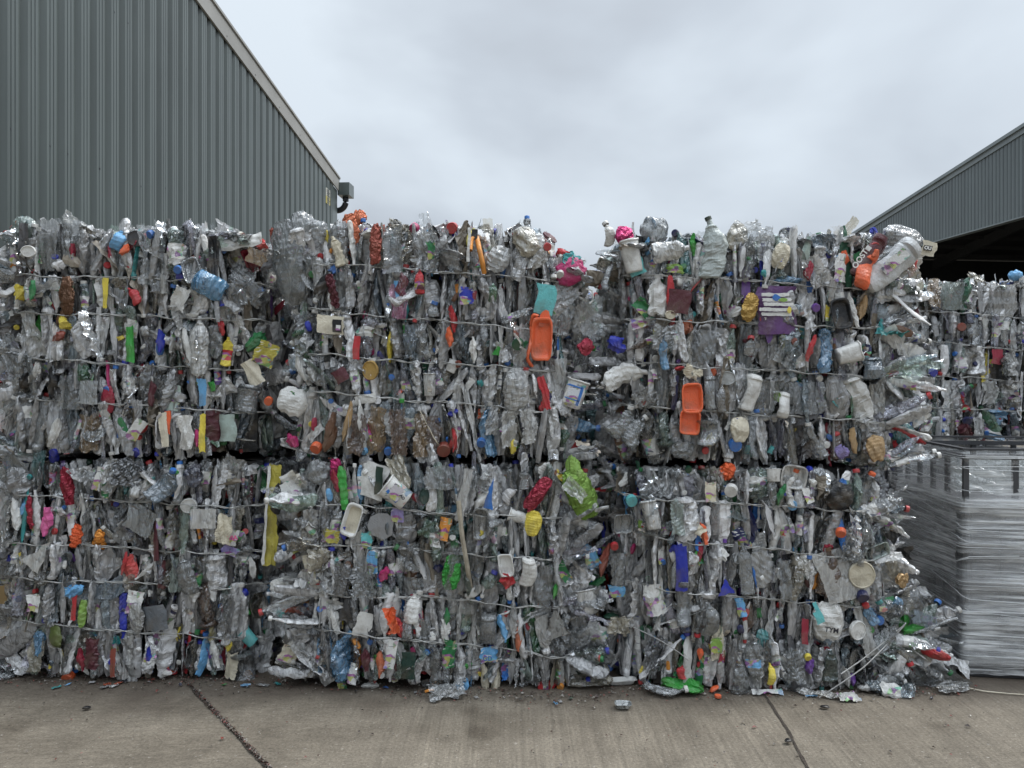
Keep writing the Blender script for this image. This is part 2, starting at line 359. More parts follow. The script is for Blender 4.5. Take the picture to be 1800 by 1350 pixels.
# ---- item builders. local frame: length along z (centred), flat side faces -y, width along x
def g_bottle(Lh, W, T, col, cap=None, label=None, amp=0.006, tinted_m=PET, seg=16, rings=22, necked=True, ribs=.035):
    t = np.linspace(0, 1, rings)
    if necked:
        r = np.interp(t, [0, .02, .06, .55, .72, .84, .90, 1.0], [.55, .9, 1, 1, .93, .55, .26, .26])
    else:
        r = np.interp(t, [0, .03, .08, .9, .97, 1.0], [.55, .93, 1, 1, .9, .3])
    r = r * (1 + ribs * np.sin(t * U(25, 60) + U(0, 6)) * (t < .7))
    r = r * (1 + np.interp(t, np.linspace(0, 1, 6), rng.uniform(-.15, .12, 6)) * (t < .8))
    a = np.linspace(0, 2 * np.pi, seg, endpoint=False)
    X = np.cos(a)[None] * r[:, None] * W / 2; Y = np.sin(a)[None] * r[:, None]
    ty = np.where(t > .86, W / 2, T / 2)[:, None]
    Y = Y * ty * (1 if True else 1)
    Z = np.broadcast_to(((t - .5) * Lh)[:, None], X.shape)
    P = np.stack([X, Y, Z], -1)
    bend = U(-1, 1) * W * 0.35; P[..., 0] += bend * np.sin(t * np.pi)[:, None]; P[..., 1] += U(-1, 1) * T * 0.5 * np.sin(t * np.pi * 1.5 + U(0, 3))[:, None]
    P2 = crumple(P, amp, 0.055, az=.45)
    P = P + (P2 - P) * np.where(t > .88, .15, 1)[:, None, None]
    cols = np.tile(np.array(col, float), (rings - 1, 1)); ms = np.full(rings - 1, tinted_m)
    if label is not None:
        a0 = int(rings * U(.15, .35)); a1 = a0 + int(rings * U(.2, .38))
        cols[a0:a1] = label; ms[a0:a1] = PRINT
    body = [(P, cols, ms, True, False)]
    capg = None
    if cap is not None:
        c = P[-1].mean(0); ax = c - P[-3].mean(0); ax /= np.linalg.norm(ax) + 1e-9
        capg = g_cap(min(0.0165, W * .24 + .004), 0.018, cap, c + ax * 0.001, ax)
    return body, capg

def g_cap(r, h, col, c=(0, 0, 0), ax=(0, 0, 1)):
    ax = np.asarray(ax, float); u = np.cross(ax, (0.31, 0.9, 0.2)); u /= np.linalg.norm(u); v = np.cross(ax, u)
    a = np.linspace(0, 2 * np.pi, 14, endpoint=False)
    pr = [(r * .96, -h * .5), (r, -h * .45), (r, h * .35), (r * .93, h * .5), (r * .5, h * .5), (r * .01, h * .5)]
    P = np.array([[np.asarray(c) + ax * z + (u * math.cos(q) + v * math.sin(q)) * rr for q in a] for rr, z in pr])
    return [(P, col, HD, True, False)]

def g_sheet(Lh, W, col, m=FILM, amp=0.012, wl=0.07, nu=20, nv=9, shape='rect', curl=0.0, twist=0.0, fold=0.0, smooth=False, jag=0.06, az=.4):
    u = np.linspace(-.5, .5, nu)[:, None]; v = np.linspace(-.5, .5, nv)[None]
    t = u + .5
    wd = {'rect': np.ones_like(t), 'leaf': np.sin(np.pi * np.clip(t, .04, .96)) ** .6, 'fan': .25 + .75 * t, 'bow': .35 + .65 * np.abs(2 * t - 1) ** .8,
          'oval': np.sqrt(np.clip(1 - (2 * t - 1) ** 2, .0001, 1)), 'tri': 1.02 - t, 'pent': np.interp(t, [0, .45, .8, 1], [.35, 1, .85, .3])}[shape]
    edge = 1 + jag * rng.normal(size=(nu, 1))
    X = v * W * wd * edge + np.interp(t, np.linspace(0, 1, 5), rng.uniform(-.1, .1, 5)) * W * (shape not in ('oval', 'pent'))
    Z = np.broadcast_to(u * Lh, X.shape) + jag * .15 * Lh * rng.normal(size=(1, nv)) * (np.abs(u) * 2) ** 6
    Y = curl * W * ((v * 2) ** 2) + fold * W * np.abs(v * 2 * np.ones_like(t)) + 0 * X
    P = np.stack([X, Y, Z], -1)
    if twist:
        th = twist * u; c, s_ = np.cos(th), np.sin(th)
        P = np.stack([P[..., 0] * c - P[..., 1] * s_, P[..., 0] * s_ + P[..., 1] * c, P[..., 2]], -1)
    if amp: P = crumple(P, amp, wl, az=az)
    return [(P, col, m, False, smooth)]

def g_pouch(Lh, W, T, col, m=HD, amp=0.007, wl=.06, seg=18, rings=20, power=.5, smooth=False):
    t = np.linspace(0.0, 1, rings); r = np.clip(np.sin(np.pi * np.clip(t, .012, .988)), 0, 1) ** power
    a = np.linspace(0, 2 * np.pi, seg, endpoint=False)
    ca = np.sign(np.cos(a)) * np.abs(np.cos(a)) ** .7; sa = np.sin(a)
    X = ca[None] * (r ** .45)[:, None] * W / 2; Y = sa[None] * r[:, None] * T / 2; Z = np.broadcast_to(((t - .5) * Lh)[:, None], X.shape)
    P = crumple(np.stack([X, Y, Z], -1), amp * .6, wl * 1.6, 2, az=.5); P = crumple(P, amp * .7, wl * .8, 3, az=.6)
    return [(P, col, m, True, smooth)]

def g_tub(Lh, W, T, col, m=HD, rim=True, amp=0.004, label=None, inner=None):
    """open pot seen from the side: mouth at +z"""
    zs = [-.5, -.5, -.47, -.2, .1, .4, .44, .44, .5, .5, .44, .0, -.44, -.44]
    rs = [.02, .80, .86, .90, .94, .985, .99, 1.07, 1.07, .97, .95, .9, .83, .02]
    seg = 20; a = np.linspace(0, 2 * np.pi, seg, endpoint=False)
    ca = np.sign(np.cos(a)) * np.abs(np.cos(a)) ** .8; sa = np.sign(np.sin(a)) * np.abs(np.sin(a)) ** .8
    P = np.array([np.stack([ca * r * W / 2, sa * r * T / 2, np.full(seg, z * Lh)], -1) for z, r in zip(zs, rs)])
    P = crumple(P, amp, .09, 3)
    n = len(zs) - 1; cols = np.tile(np.array(col, float), (n, 1)); ms = np.full(n, m)
    if label is not None: cols[2:5] = label; ms[2:5] = PRINT
    if inner is not None: cols[9:] = inner
    return [(P, cols, ms, True, True)]

def g_disc(W, H, col, m=HD, rim=None, amp=.002):
    """lid facing -y"""
    seg = 24; a = np.linspace(0, 2 * np.pi, seg, endpoint=False)
    pr = [(.97, .012), (1.0, .008), (1.0, -.006), (.93, -.008), (.88, -.002), (.55, -.001), (.01, -.001)]
    P = np.array([np.stack([np.cos(a) * r * W / 2, np.full(seg, y), np.sin(a) * r * H / 2], -1) for r, y in pr])
    P = crumple(P, amp, .07, 2)
    cols = np.tile(np.array(col, float), (6, 1))
    if rim is not None: cols[:4] = rim
    return [(P, cols, m, True, False)]

def g_tray(Lh, W, T, col, m=HD, inner=None, amp=.003, inner_m=None):
    """rounded rectangular tray, open side to -y"""
    seg = 28; a = np.linspace(0, 2 * np.pi, seg, endpoint=False) + .1
    ca = np.sign(np.cos(a)) * np.abs(np.cos(a)) ** .42; sa = np.sign(np.sin(a)) * np.abs(np.sin(a)) ** .42
    pr = [(.02, .5), (.78, .5), (.84, .4), (.93, -.35), (1.03, -.42), (1.05, -.46), (1.03, -.5), (.93, -.5), (.90, -.45), (.80, .3), (.74, .38), (.4, .38), (.02, .38)]
    P = np.array([np.stack([ca * r * W / 2, np.full(seg, y * T), sa * r * Lh / 2], -1) for r, y in pr])
    P = crumple(P, amp, .09, 3)
    n = len(pr) - 1; cols = np.tile(np.array(col, float), (n, 1)); ms = np.full(n, m)
    if inner is not None: cols[9:] = inner
    if inner_m is not None: ms[9:] = inner_m
    return [(P, cols, ms, True, True)]

def tube(pts, r, seg=6):
    pts = np.asarray(pts, float); T = np.gradient(pts, axis=0); T /= np.linalg.norm(T, axis=1)[:, None] + 1e-9
    ref = np.array([0.0, 0, 1]) if abs(T[:, 2]).mean() < .8 else np.array([1.0, 0, 0])
    u = np.cross(T, ref); u /= np.linalg.norm(u, axis=1)[:, None] + 1e-9; v = np.cross(T, u)
    a = np.linspace(0, 2 * np.pi, seg, endpoint=False); r = np.broadcast_to(np.asarray(r, float), (len(pts),))
    return pts[:, None] + (u[:, None] * np.cos(a)[None, :, None] + v[:, None] * np.sin(a)[None, :, None]) * r[:, None, None]

def basis(zdir, yaw=0.0, out=(0, -1, 0)):
    """columns: local x, y, z; local -y points towards `out` turned by yaw about the length"""
    z = np.asarray(zdir, float); z /= np.linalg.norm(z); o = np.asarray(out, float)
    y = -(o - z * (o @ z)); nrm = np.linalg.norm(y)
    if nrm < 1e-3: y = np.cross(z, (1, .2, .1)); nrm = np.linalg.norm(y)
    y /= nrm; x = np.cross(y, z)
    c, s_ = math.cos(yaw), math.sin(yaw)
    return np.stack([x * c + y * s_, -x * s_ + y * c, z], 1)

# ---- random pick of waste
def rnd_clear():
    v = U(.68, .98); k = rng.random()
    c = (v * .97, v, v) if k < .5 else ((v * .72, v * .9, v) if k < .62 else ((v * .74, v, v * .84) if k < .72 else ((v, v * .92, v * .74) if k < .88 else (v * .86, v * .84, v))))
    return (*c, U(.03, .30)) if rng.random() < .63 else (U(.88, .98),) * 3 + (U(.5, 1.0),)
VIV = ['red', 'crimson', 'orange', 'yellow', 'bright_green', 'green', 'teal', 'sky_blue', 'blue', 'cobalt', 'navy', 'purple', 'magenta', 'maroon', 'amber', 'bottle_green', 'blue', 'red', 'navy', 'green', 'teal', 'brown']
def rnd_viv(a=1.0): return C(VIV[int(rng.integers(len(VIV)))], a)
def rnd_cap():
    k = rng.random()
    return C('white') if k < .34 else (C('blue') if k < .5 else (C('cobalt') if k < .6 else (C('red') if k < .75 else (C('green') if k < .84 else rnd_viv()))))

def rnd_item(w, h, lod=1.0):
    vk = 1.0 if w * h < .007 else .25
    """returns kind, body parts, cap parts"""
    k = rng.random(); rings = max(8, int(20 * lod)); seg = max(8, int(14 * lod))
    if k < .47:
        kk = rng.random()
        if kk < .80: col = rnd_clear(); m = PET
        elif kk < .87: col = (*C(['bottle_green', 'green', 'pale_green', 'steel_blue', 'teal', 'brown', 'sky_blue'][int(rng.integers(7))])[:3], U(.5, .8)); m = PET
        elif kk < .96: col = (*[U(.6, .85)] * 3, 1); m = HD
        else: col = rnd_viv() if rng.random() < .5 * vk else (.62, .62, .6, 1); m = HD
        lab = None
        if rng.random() < .36: lab = rnd_viv() if rng.random() < .45 * vk else (.6, .6, .58, 1)
        b, c = g_bottle(h, w, w * U(.28, .6), col, rnd_cap() if rng.random() < .35 else None, lab, amp=w * U(.09, .17), tinted_m=m, seg=seg, rings=rings, necked=rng.random() < .7)
        return 'crushed_bottle', b, c
    if k < .82:
        kk = rng.random()
        if kk < .66: col = rnd_clear(); m = FILM
        elif kk < .80: v = U(.6, .88); col = (v, v, v * .97, U(.75, 1)); m = FILM
        elif kk < .90: v = U(.02, .12); col = (v, v, v * 1.05, 1); m = HD
        elif kk < .94: v = U(.15, .3); col = (v * 1.15, v, v * .8, 1); m = HD
        elif rng.random() < vk: col = rnd_viv(); m = PRINT if rng.random() < .5 else HD
        else: col = rnd_clear(); m = FILM
        return 'crumpled_film', g_sheet(h * U(.9, 1.25), w * U(.8, 1.6), col, m, amp=w * U(.12, .24), wl=U(.04, .09), nu=rings + 2, nv=max(6, int(9 * lod)), shape=['rect', 'leaf', 'bow', 'fan', 'rect'][int(rng.integers(5))], curl=U(-.35, .35), twist=U(-1.6, 1.6)), None
    if k < .86:
        col = rnd_clear() if rng.random() < .6 else ((*[U(.5, .75)] * 3, 1) if rng.random() < .9 else rnd_viv())
        m = PET if col[3] < 1 else HD
        return 'plastic_tub', g_tray(h * U(.6, .9), w * U(.9, 1.5), U(.012, .03), col, m, amp=.013), None
    col = rnd_viv() if rng.random() < .2 * vk else (*[U(.4, .75)] * 3, U(.5, 1))
    return 'plastic_pouch', g_pouch(h, w, w * U(.3, .6), col, HD if col[3] >= 1 else FILM, amp=w * .12, seg=seg, rings=rings), None

# ------------------------------------------------------------------ ground
def gx(px, py, z=0.0):
    Y = (CAM_H - z) * F_PX / (py - 675); return ((px - 900) / F_PX * Y, Y, z)
def PX(px, y): return (px - 900) / F_PX * y
def PZ(py, y): return CAM_H - (py - 675) / F_PX * y

g = Geo(); g.quads([(-300, -300, 0), (300, -300, 0), (300, 300, 0), (-300, 300, 0)], [(0, 1, 2, 3)])
tag(g.build('concrete_yard_ground', M_CONC, tint=False), kind='structure')
def joint(pts, wid, name):
    P = []; n = 60
    a = np.array(pts); t = np.linspace(0, 1, n); cum = np.linspace(0, 1, len(a))
    xs = np.interp(t, cum, a[:, 0]); ys = np.interp(t, cum, a[:, 1]); 
    d = np.stack([np.gradient(xs), np.gradient(ys)], 1); d /= np.linalg.norm(d, axis=1)[:, None]
    nrm = np.stack([-d[:, 1], d[:, 0]], 1)
    for i in range(n):
        wl, wr = wid * U(.35, .75), wid * U(.35, .75)
        P.append([(xs[i] + nrm[i, 0] * wl, ys[i] + nrm[i, 1] * wl, .004), (xs[i] - nrm[i, 0] * wr, ys[i] - nrm[i, 1] * wr, .004)])
    g = Geo(); g.grid(np.array(P)); return tag(g.build(name, M_JOINT, tint=False, center=False), kind='structure')
p1, p2, p3 = gx(318, 1190), gx(400, 1275), gx(480, 1362)
joint([(p1[0] - .4, p1[1] + .42), p1[:2], p2[:2], p3[:2], (p3[0] + .6, p3[1] - 1.2)], .017, 'ground_joint')
q1, q2, q3 = gx(1338, 1212), gx(1385, 1285), gx(1425, 1362)
joint([(q1[0] - .1, q1[1] + .5), q1[:2], q2[:2], q3[:2], (q3[0] + .1, q3[1] - 1.2)], .011, 'ground_joint')

# ------------------------------------------------------------------ cladding sheds
def clad_wall(g, A, d, n, length, zb, zt, pitch, prof, m=0):
    """corrugated sheet from A along d; prof: list of (s, depth) over one pitch; zb/zt functions of distance"""
    pts = []; k = 0
    while k * pitch < length:
        for s_, dp in prof:
            q = (k + s_) * pitch
            if q < length: pts.append((q, dp))
        k += 1
    P = np.zeros((2, len(pts), 3))
    for i, (q, dp) in enumerate(pts):
        x, y = A[0] + d[0] * q + n[0] * dp, A[1] + d[1] * q + n[1] * dp
        P[0, i] = (x, y, zb(q)); P[1, i] = (x, y, zt(q))
    g.grid(P, m=m)
def prism(g, base, axis_pts, m=0):
    """box swept between two end quads"""
    V = list(base) + list(axis_pts); g.quads(V, [(0, 1, 2, 3), (7, 6, 5, 4), (0, 4, 5, 1), (1, 5, 6, 2), (2, 6, 7, 3), (3, 7, 4, 0)], m=m)

# left shed: gable wall running almost straight away from the camera
dL = np.array([0.0762, 0.9971]); nL = np.array([0.9971, -0.0762]); PIT = 0.333
EC = np.array([PX(590, 21.3), 21.3])                # far corner, at the eaves
EAV = PZ(335, 21.3); SL = 0.156
LEN = 31.0; A = EC - dL * LEN
def rakeL(q): return EAV + SL * (LEN - q if LEN - q < 15.5 else 31 - (LEN - q))
shedL = empty('cladded_shed', (EC[0], EC[1], 0), 'tall grey-green corrugated shed behind the bales at the left, pale verge along its sloping roof', 'shed', 'corrugated industrial sheds')
oL = np.array([EC[0], EC[1], 0])
def bl(g, name, mats, parent, org): 
    return g.build(name, mats, parent, local=(org, np.eye(3)), tint=False)
g = Geo()
prof = [(0, 0), (.10, 0), (.22, 0), (.36, .062), (.50, .062), (.515, .052), (.54, .052), (.555, .062), (.70, .062), (.715, .052), (.74, .052), (.755, .062), (.89, .062), (.999, 0)]
clad_wall(g, A, dL, nL, LEN - .35, lambda q: 0, rakeL, PIT, prof)
bl(g, 'wall', M_CLAD, shedL, oL)
g = Geo()  # corner flashing
c0 = EC - dL * .38
def q3(p, z): return (p[0], p[1], z)
a_, b_ = c0 + nL * .045, EC + nL * .045; c_, d_ = EC - nL * .3, c0 - nL * .3
prism(g, [q3(a_, 0), q3(b_, 0), q3(c_, 0), q3(d_, 0)], [q3(a_, EAV + SL * .3), q3(b_, EAV), q3(c_, EAV), q3(d_, EAV + SL * .3)])
bl(g, 'corner_flashing', M_CLAD, shedL, oL)
g = Geo()  # verge flashing
for s0, s1 in ((-.05, 15.5), (15.5, 31.05)):
    e0, e1 = EC - dL * s0, EC - dL * s1
    z0, z1 = (EAV + SL * max(s0, 0) if s0 < 15 else EAV + SL * 15.5), (EAV + SL * 15.5 if s1 < 16 else EAV)
    for (t0, t1, o0, o1) in ((-.02, .33, .06, .10), (.33, .38, -.4, .13)):
        f = lambda e, z: [q3(e + nL * o1, z + t0), q3(e + nL * o1, z + t1), q3(e + nL * o0 - nL * .0, z + t1), q3(e + nL * o0, z + t0)]
        prism(g, f(e0, z0), f(e1, z1))
bl(g, 'verge_flashing', M_GALV, shedL, oL)
g = Geo()  # screws on the verge and on the cladding
for i in range(12):
    q = .5 + i * 1.3; c = EC - dL * q + nL * .092; z = EAV + SL * q + .06
    g.box((c[0] - .012, c[1] - .012, z - .012), (c[0] + .012, c[1] + .012, z + .012))
for px, py in ((11, 227), (81, 257), (112, 271), (169, 297), (219, 41), (195, 22), (322, 122), (285, 331), (242, 328)):
    k = 8.82 * (1000 - 11) / (1000 - px); c = np.array([PX(px, k), k]); z = PZ(py, k)
    g.box((c[0] - .05, c[1] - .01, z - .012), (c[0] + .055, c[1] + .012, z + .014))
bl(g, 'fixing_screw_row', M_BLACK, shedL, oL)
g = Geo()  # roof, rear and inner walls of the shed body
W2 = nL * -24
for s0, s1, z0, z1 in ((-.35, 15.5, EAV - .05, EAV + SL * 15.5), (15.5, 31.3, EAV + SL * 15.5, EAV - .05)):
    e0, e1 = EC - dL * s0 - nL * .02, EC - dL * s1 - nL * .02
    prism(g, [q3(e0, z0 + .3), q3(e0, z0 + .4), q3(e0 + W2, z0 + .4), q3(e0 + W2, z0 + .3)], [q3(e1, z1 + .3), q3(e1, z1 + .4), q3(e1 + W2, z1 + .4), q3(e1 + W2, z1 + .3)])
bl(g, 'roof', M_CLAD, shedL, oL)
g = Geo()
prism(g, [q3(EC - nL * .35, 0), q3(EC - nL * .35 - dL * .1, 0), q3(EC + W2 - dL * .1, 0), q3(EC + W2, 0)], [q3(EC - nL * .35, EAV), q3(EC - nL * .35 - dL * .1, EAV), q3(EC + W2 - dL * .1, EAV), q3(EC + W2, EAV)])
bl(g, 'side_wall', M_CLAD, shedL, oL)
g = Geo()  # gutter box end
gz0, gz1 = PZ(343, 21.3), PZ(321, 21.3)
c0 = EC + nL * .06; 
prism(g, [q3(c0 - dL * .02, gz0), q3(c0 + nL * .34 - dL * .02, gz0), q3(c0 + nL * .34 + dL * .45, gz0), q3(c0 + dL * .45, gz0)],
      [q3(c0 - dL * .02, gz1), q3(c0 + nL * .34 - dL * .02, gz1), q3(c0 + nL * .34 + dL * .45, gz1), q3(c0 + dL * .45, gz1)])
gt = bl(g, 'gutter', M_CLAD, shedL, oL)
g = Geo()
pc = EC + dL * .25
pts = [q3(pc + nL * (.24 - .03), gz0 + .02)] + [q3(pc + nL * (-.02 + .24 * math.cos(a)), gz0 - .12 - .26 * math.sin(a)) for a in np.linspace(0, math.pi / 2, 9)] + [q3(pc - nL * .1, gz0 - .38)]
g.grid(tube(pts, .085, 10), wrap=True, smooth=True)
bl(g, 'downpipe', M_BLACK, shedL, oL)
g = Geo()
ys = 20.45; sx = EC[0] - (EC[1] - ys) * .0764 + .05
def signq(y0, y1, z0, z1, off):
    p = lambda y, z: (EC[0] - (EC[1] - y) * .0764 + off, y, z)
    g.quads([p(y0, z0), p(y1, z0), p(y1, z1), p(y0, z1)], [(0, 1, 2, 3)]); g.quads([p(y0, z0 - 0), p(y0, z1), (p(y0, z1)[0] - .03, y0, z1), (p(y0, z0)[0] - .03, y0, z0)], [(0, 1, 2, 3)])
M_SIGNW = plain('sign_white', (.62, .62, .56), .5); M_SIGNY = plain('sign_yellow', (.60, .52, .16), .5)
signq(20.3, 20.62, PZ(346, 20.45), PZ(332, 20.45), .06); sg = bl(g, 'warning_sign', M_SIGNW, shedL, oL)
g = Geo(); signq(20.3, 20.62, PZ(359, 20.45), PZ(346, 20.45), .06); o = bl(g, 'warning_sign', M_SIGNY, shedL, oL)
g = Geo()
for i, yy in enumerate((335, 338, 341, 344, 349, 352, 356)): signq(20.34, 20.5 + .1 * (i % 2), PZ(yy + 1.2, 20.45), PZ(yy, 20.45), .064)
bl(g, 'sign_print', M_INK_D, shedL, oL)

# right shed: open gable with dark interior
dR = np.array([0.110, -0.9939]); nR = np.array([-0.9939, -0.110])   # runs towards the camera; faces left
ECR = np.array([PX(1450, 44.0), 44.0]); HD_Z = PZ(372, 28.5); EAVR = 8.95; LENR = 40.0
oR = np.array([ECR[0], ECR[1], 0])
shedR = empty('open_fronted_shed', (ECR[0], ECR[1], 0), 'grey open-fronted shed with a dark interior rising behind the right end of the bales', 'shed', 'corrugated industrial sheds')
def rakeR(q): return EAVR + .1605 * (q if q < 20 else 40 - q)
g = Geo()
prof2 = [(0, 0), (.12, 0), (.25, .032), (.62, .032), (.66, .026), (.70, .032), (.88, .032), (.999, 0)]
clad_wall(g, ECR, dR, nR, LENR, lambda q: HD_Z, rakeR, .2, prof2)
bl(g, 'gable_cladding', M_CLAD2, shedR, oR)
g = Geo()
for s0, s1 in ((-.2, 20), (20, 40.2)):
    e0, e1 = ECR + dR * s0, ECR + dR * s1; z0, z1 = rakeR(max(s0, 0)) if s0 < 20 else rakeR(19.999), rakeR(min(s1, 19.999)) if s1 <= 20 else rakeR(40)
    for (t0, t1, o1) in ((-.02, .20, .08), (.20, .34, .16)):
        f = lambda e, z: [q3(e + nR * o1, z + t0), q3(e + nR * o1, z + t1), q3(e - nR * .1, z + t1), q3(e - nR * .1, z + t0)]
        prism(g, f(e0, z0), f(e1, z1))
bl(g, 'verge_flashing', M_FLASH, shedR, oR)
g = Geo(); e0, e1 = ECR, ECR + dR * LENR
f = lambda e: [q3(e + nR * .06, HD_Z - .05), q3(e + nR * .06, HD_Z), q3(e - nR * .25, HD_Z), q3(e - nR * .25, HD_Z - .05)]
prism(g, f(e0), f(e1)); bl(g, 'header_flashing', M_FLASH, shedR, oR)
W3 = nR * -34
g = Geo()
for s0, s1 in ((-.3, 20), (20, 40.3)):
    e0, e1 = ECR + dR * s0, ECR + dR * s1; z0, z1 = (EAVR, EAVR + 3.21) if s0 < 20 else (EAVR + 3.21, EAVR)
    prism(g, [q3(e0, z0 + .02), q3(e0, z0 + .12), q3(e0 + W3, z0 + .12), q3(e0 + W3, z0 + .02)], [q3(e1, z1 + .02), q3(e1, z1 + .12), q3(e1 + W3, z1 + .12), q3(e1 + W3, z1 + .02)])
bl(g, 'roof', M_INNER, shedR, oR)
g = Geo()
def wallq(a, b, zt, th=.15):
    d = (b - a) / np.linalg.norm(b - a); n = np.array([-d[1], d[0]]) * th
    prism(g, [q3(a, 0), q3(b, 0), q3(b + n, 0), q3(a + n, 0)], [q3(a, zt), q3(b, zt), q3(b + n, zt), q3(a + n, zt)])
wallq(ECR - nR * .3, ECR + W3, EAVR); wallq(ECR + dR * LENR - nR * .3, ECR + dR * LENR + W3, EAVR); wallq(ECR + W3, ECR + W3 + dR * LENR, EAVR + 1.5)
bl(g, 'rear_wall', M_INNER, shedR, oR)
for k in (0.0, 39.8):
    g = Geo(); c = ECR + dR * k - nR * .5
    for (u0, u1, v0, v1) in ((-.14, .14, -.2, -.18), (-.14, .14, .18, .2), (-.01, .01, -.18, .18)):
        P4 = [c + dR * u0 + nR * v0, c + dR * u1 + nR * v0, c + dR * u1 + nR * v1, c + dR * u0 + nR * v1]
        prism(g, [q3(p, 0) for p in P4], [q3(p, rakeR(min(max(k, .3), 39.7)) - .2) for p in P4])
    bl(g, 'column', M_STEEL, shedR, oR)
for k in range(1, 5):   # rafters and purlins seen under the roof
    g = Geo(); c = W3 * (k * .2)
    for s0, s1 in ((0, 20), (20, 40)):
        e0, e1 = ECR + dR * s0 + c, ECR + dR * s1 + c; z0, z1 = (EAVR, EAVR + 3.2) if s0 < 20 else (EAVR + 3.2, EAVR)
        prism(g, [q3(e0, z0 - .6), q3(e0, z0 - .05), q3(e0 - nR * .2, z0 - .05), q3(e0 - nR * .2, z0 - .6)], [q3(e1, z1 - .6), q3(e1, z1 - .05), q3(e1 - nR * .2, z1 - .05), q3(e1 - nR * .2, z1 - .6)])
    bl(g, 'rafter', M_STEEL, shedR, oR)
M_PURL = plain('purlin_steel', (.06, .062, .065), .6, 0, .2)
for i in range(14):
    q = 1.2 + i * 1.45; e0 = ECR + dR * q - nR * .3; z0 = rakeR(q) - .22
    g = Geo(); prism(g, [q3(e0, z0), q3(e0 + dR * .07, z0), q3(e0 + dR * .07, z0 + .18), q3(e0, z0 + .18)], [q3(e0 + W3 * .97, z0), q3(e0 + W3 * .97 + dR * .07, z0), q3(e0 + W3 * .97 + dR * .07, z0 + .18), q3(e0 + W3 * .97, z0 + .18)])
    bl(g, 'purlin', M_PURL, shedR, oR)

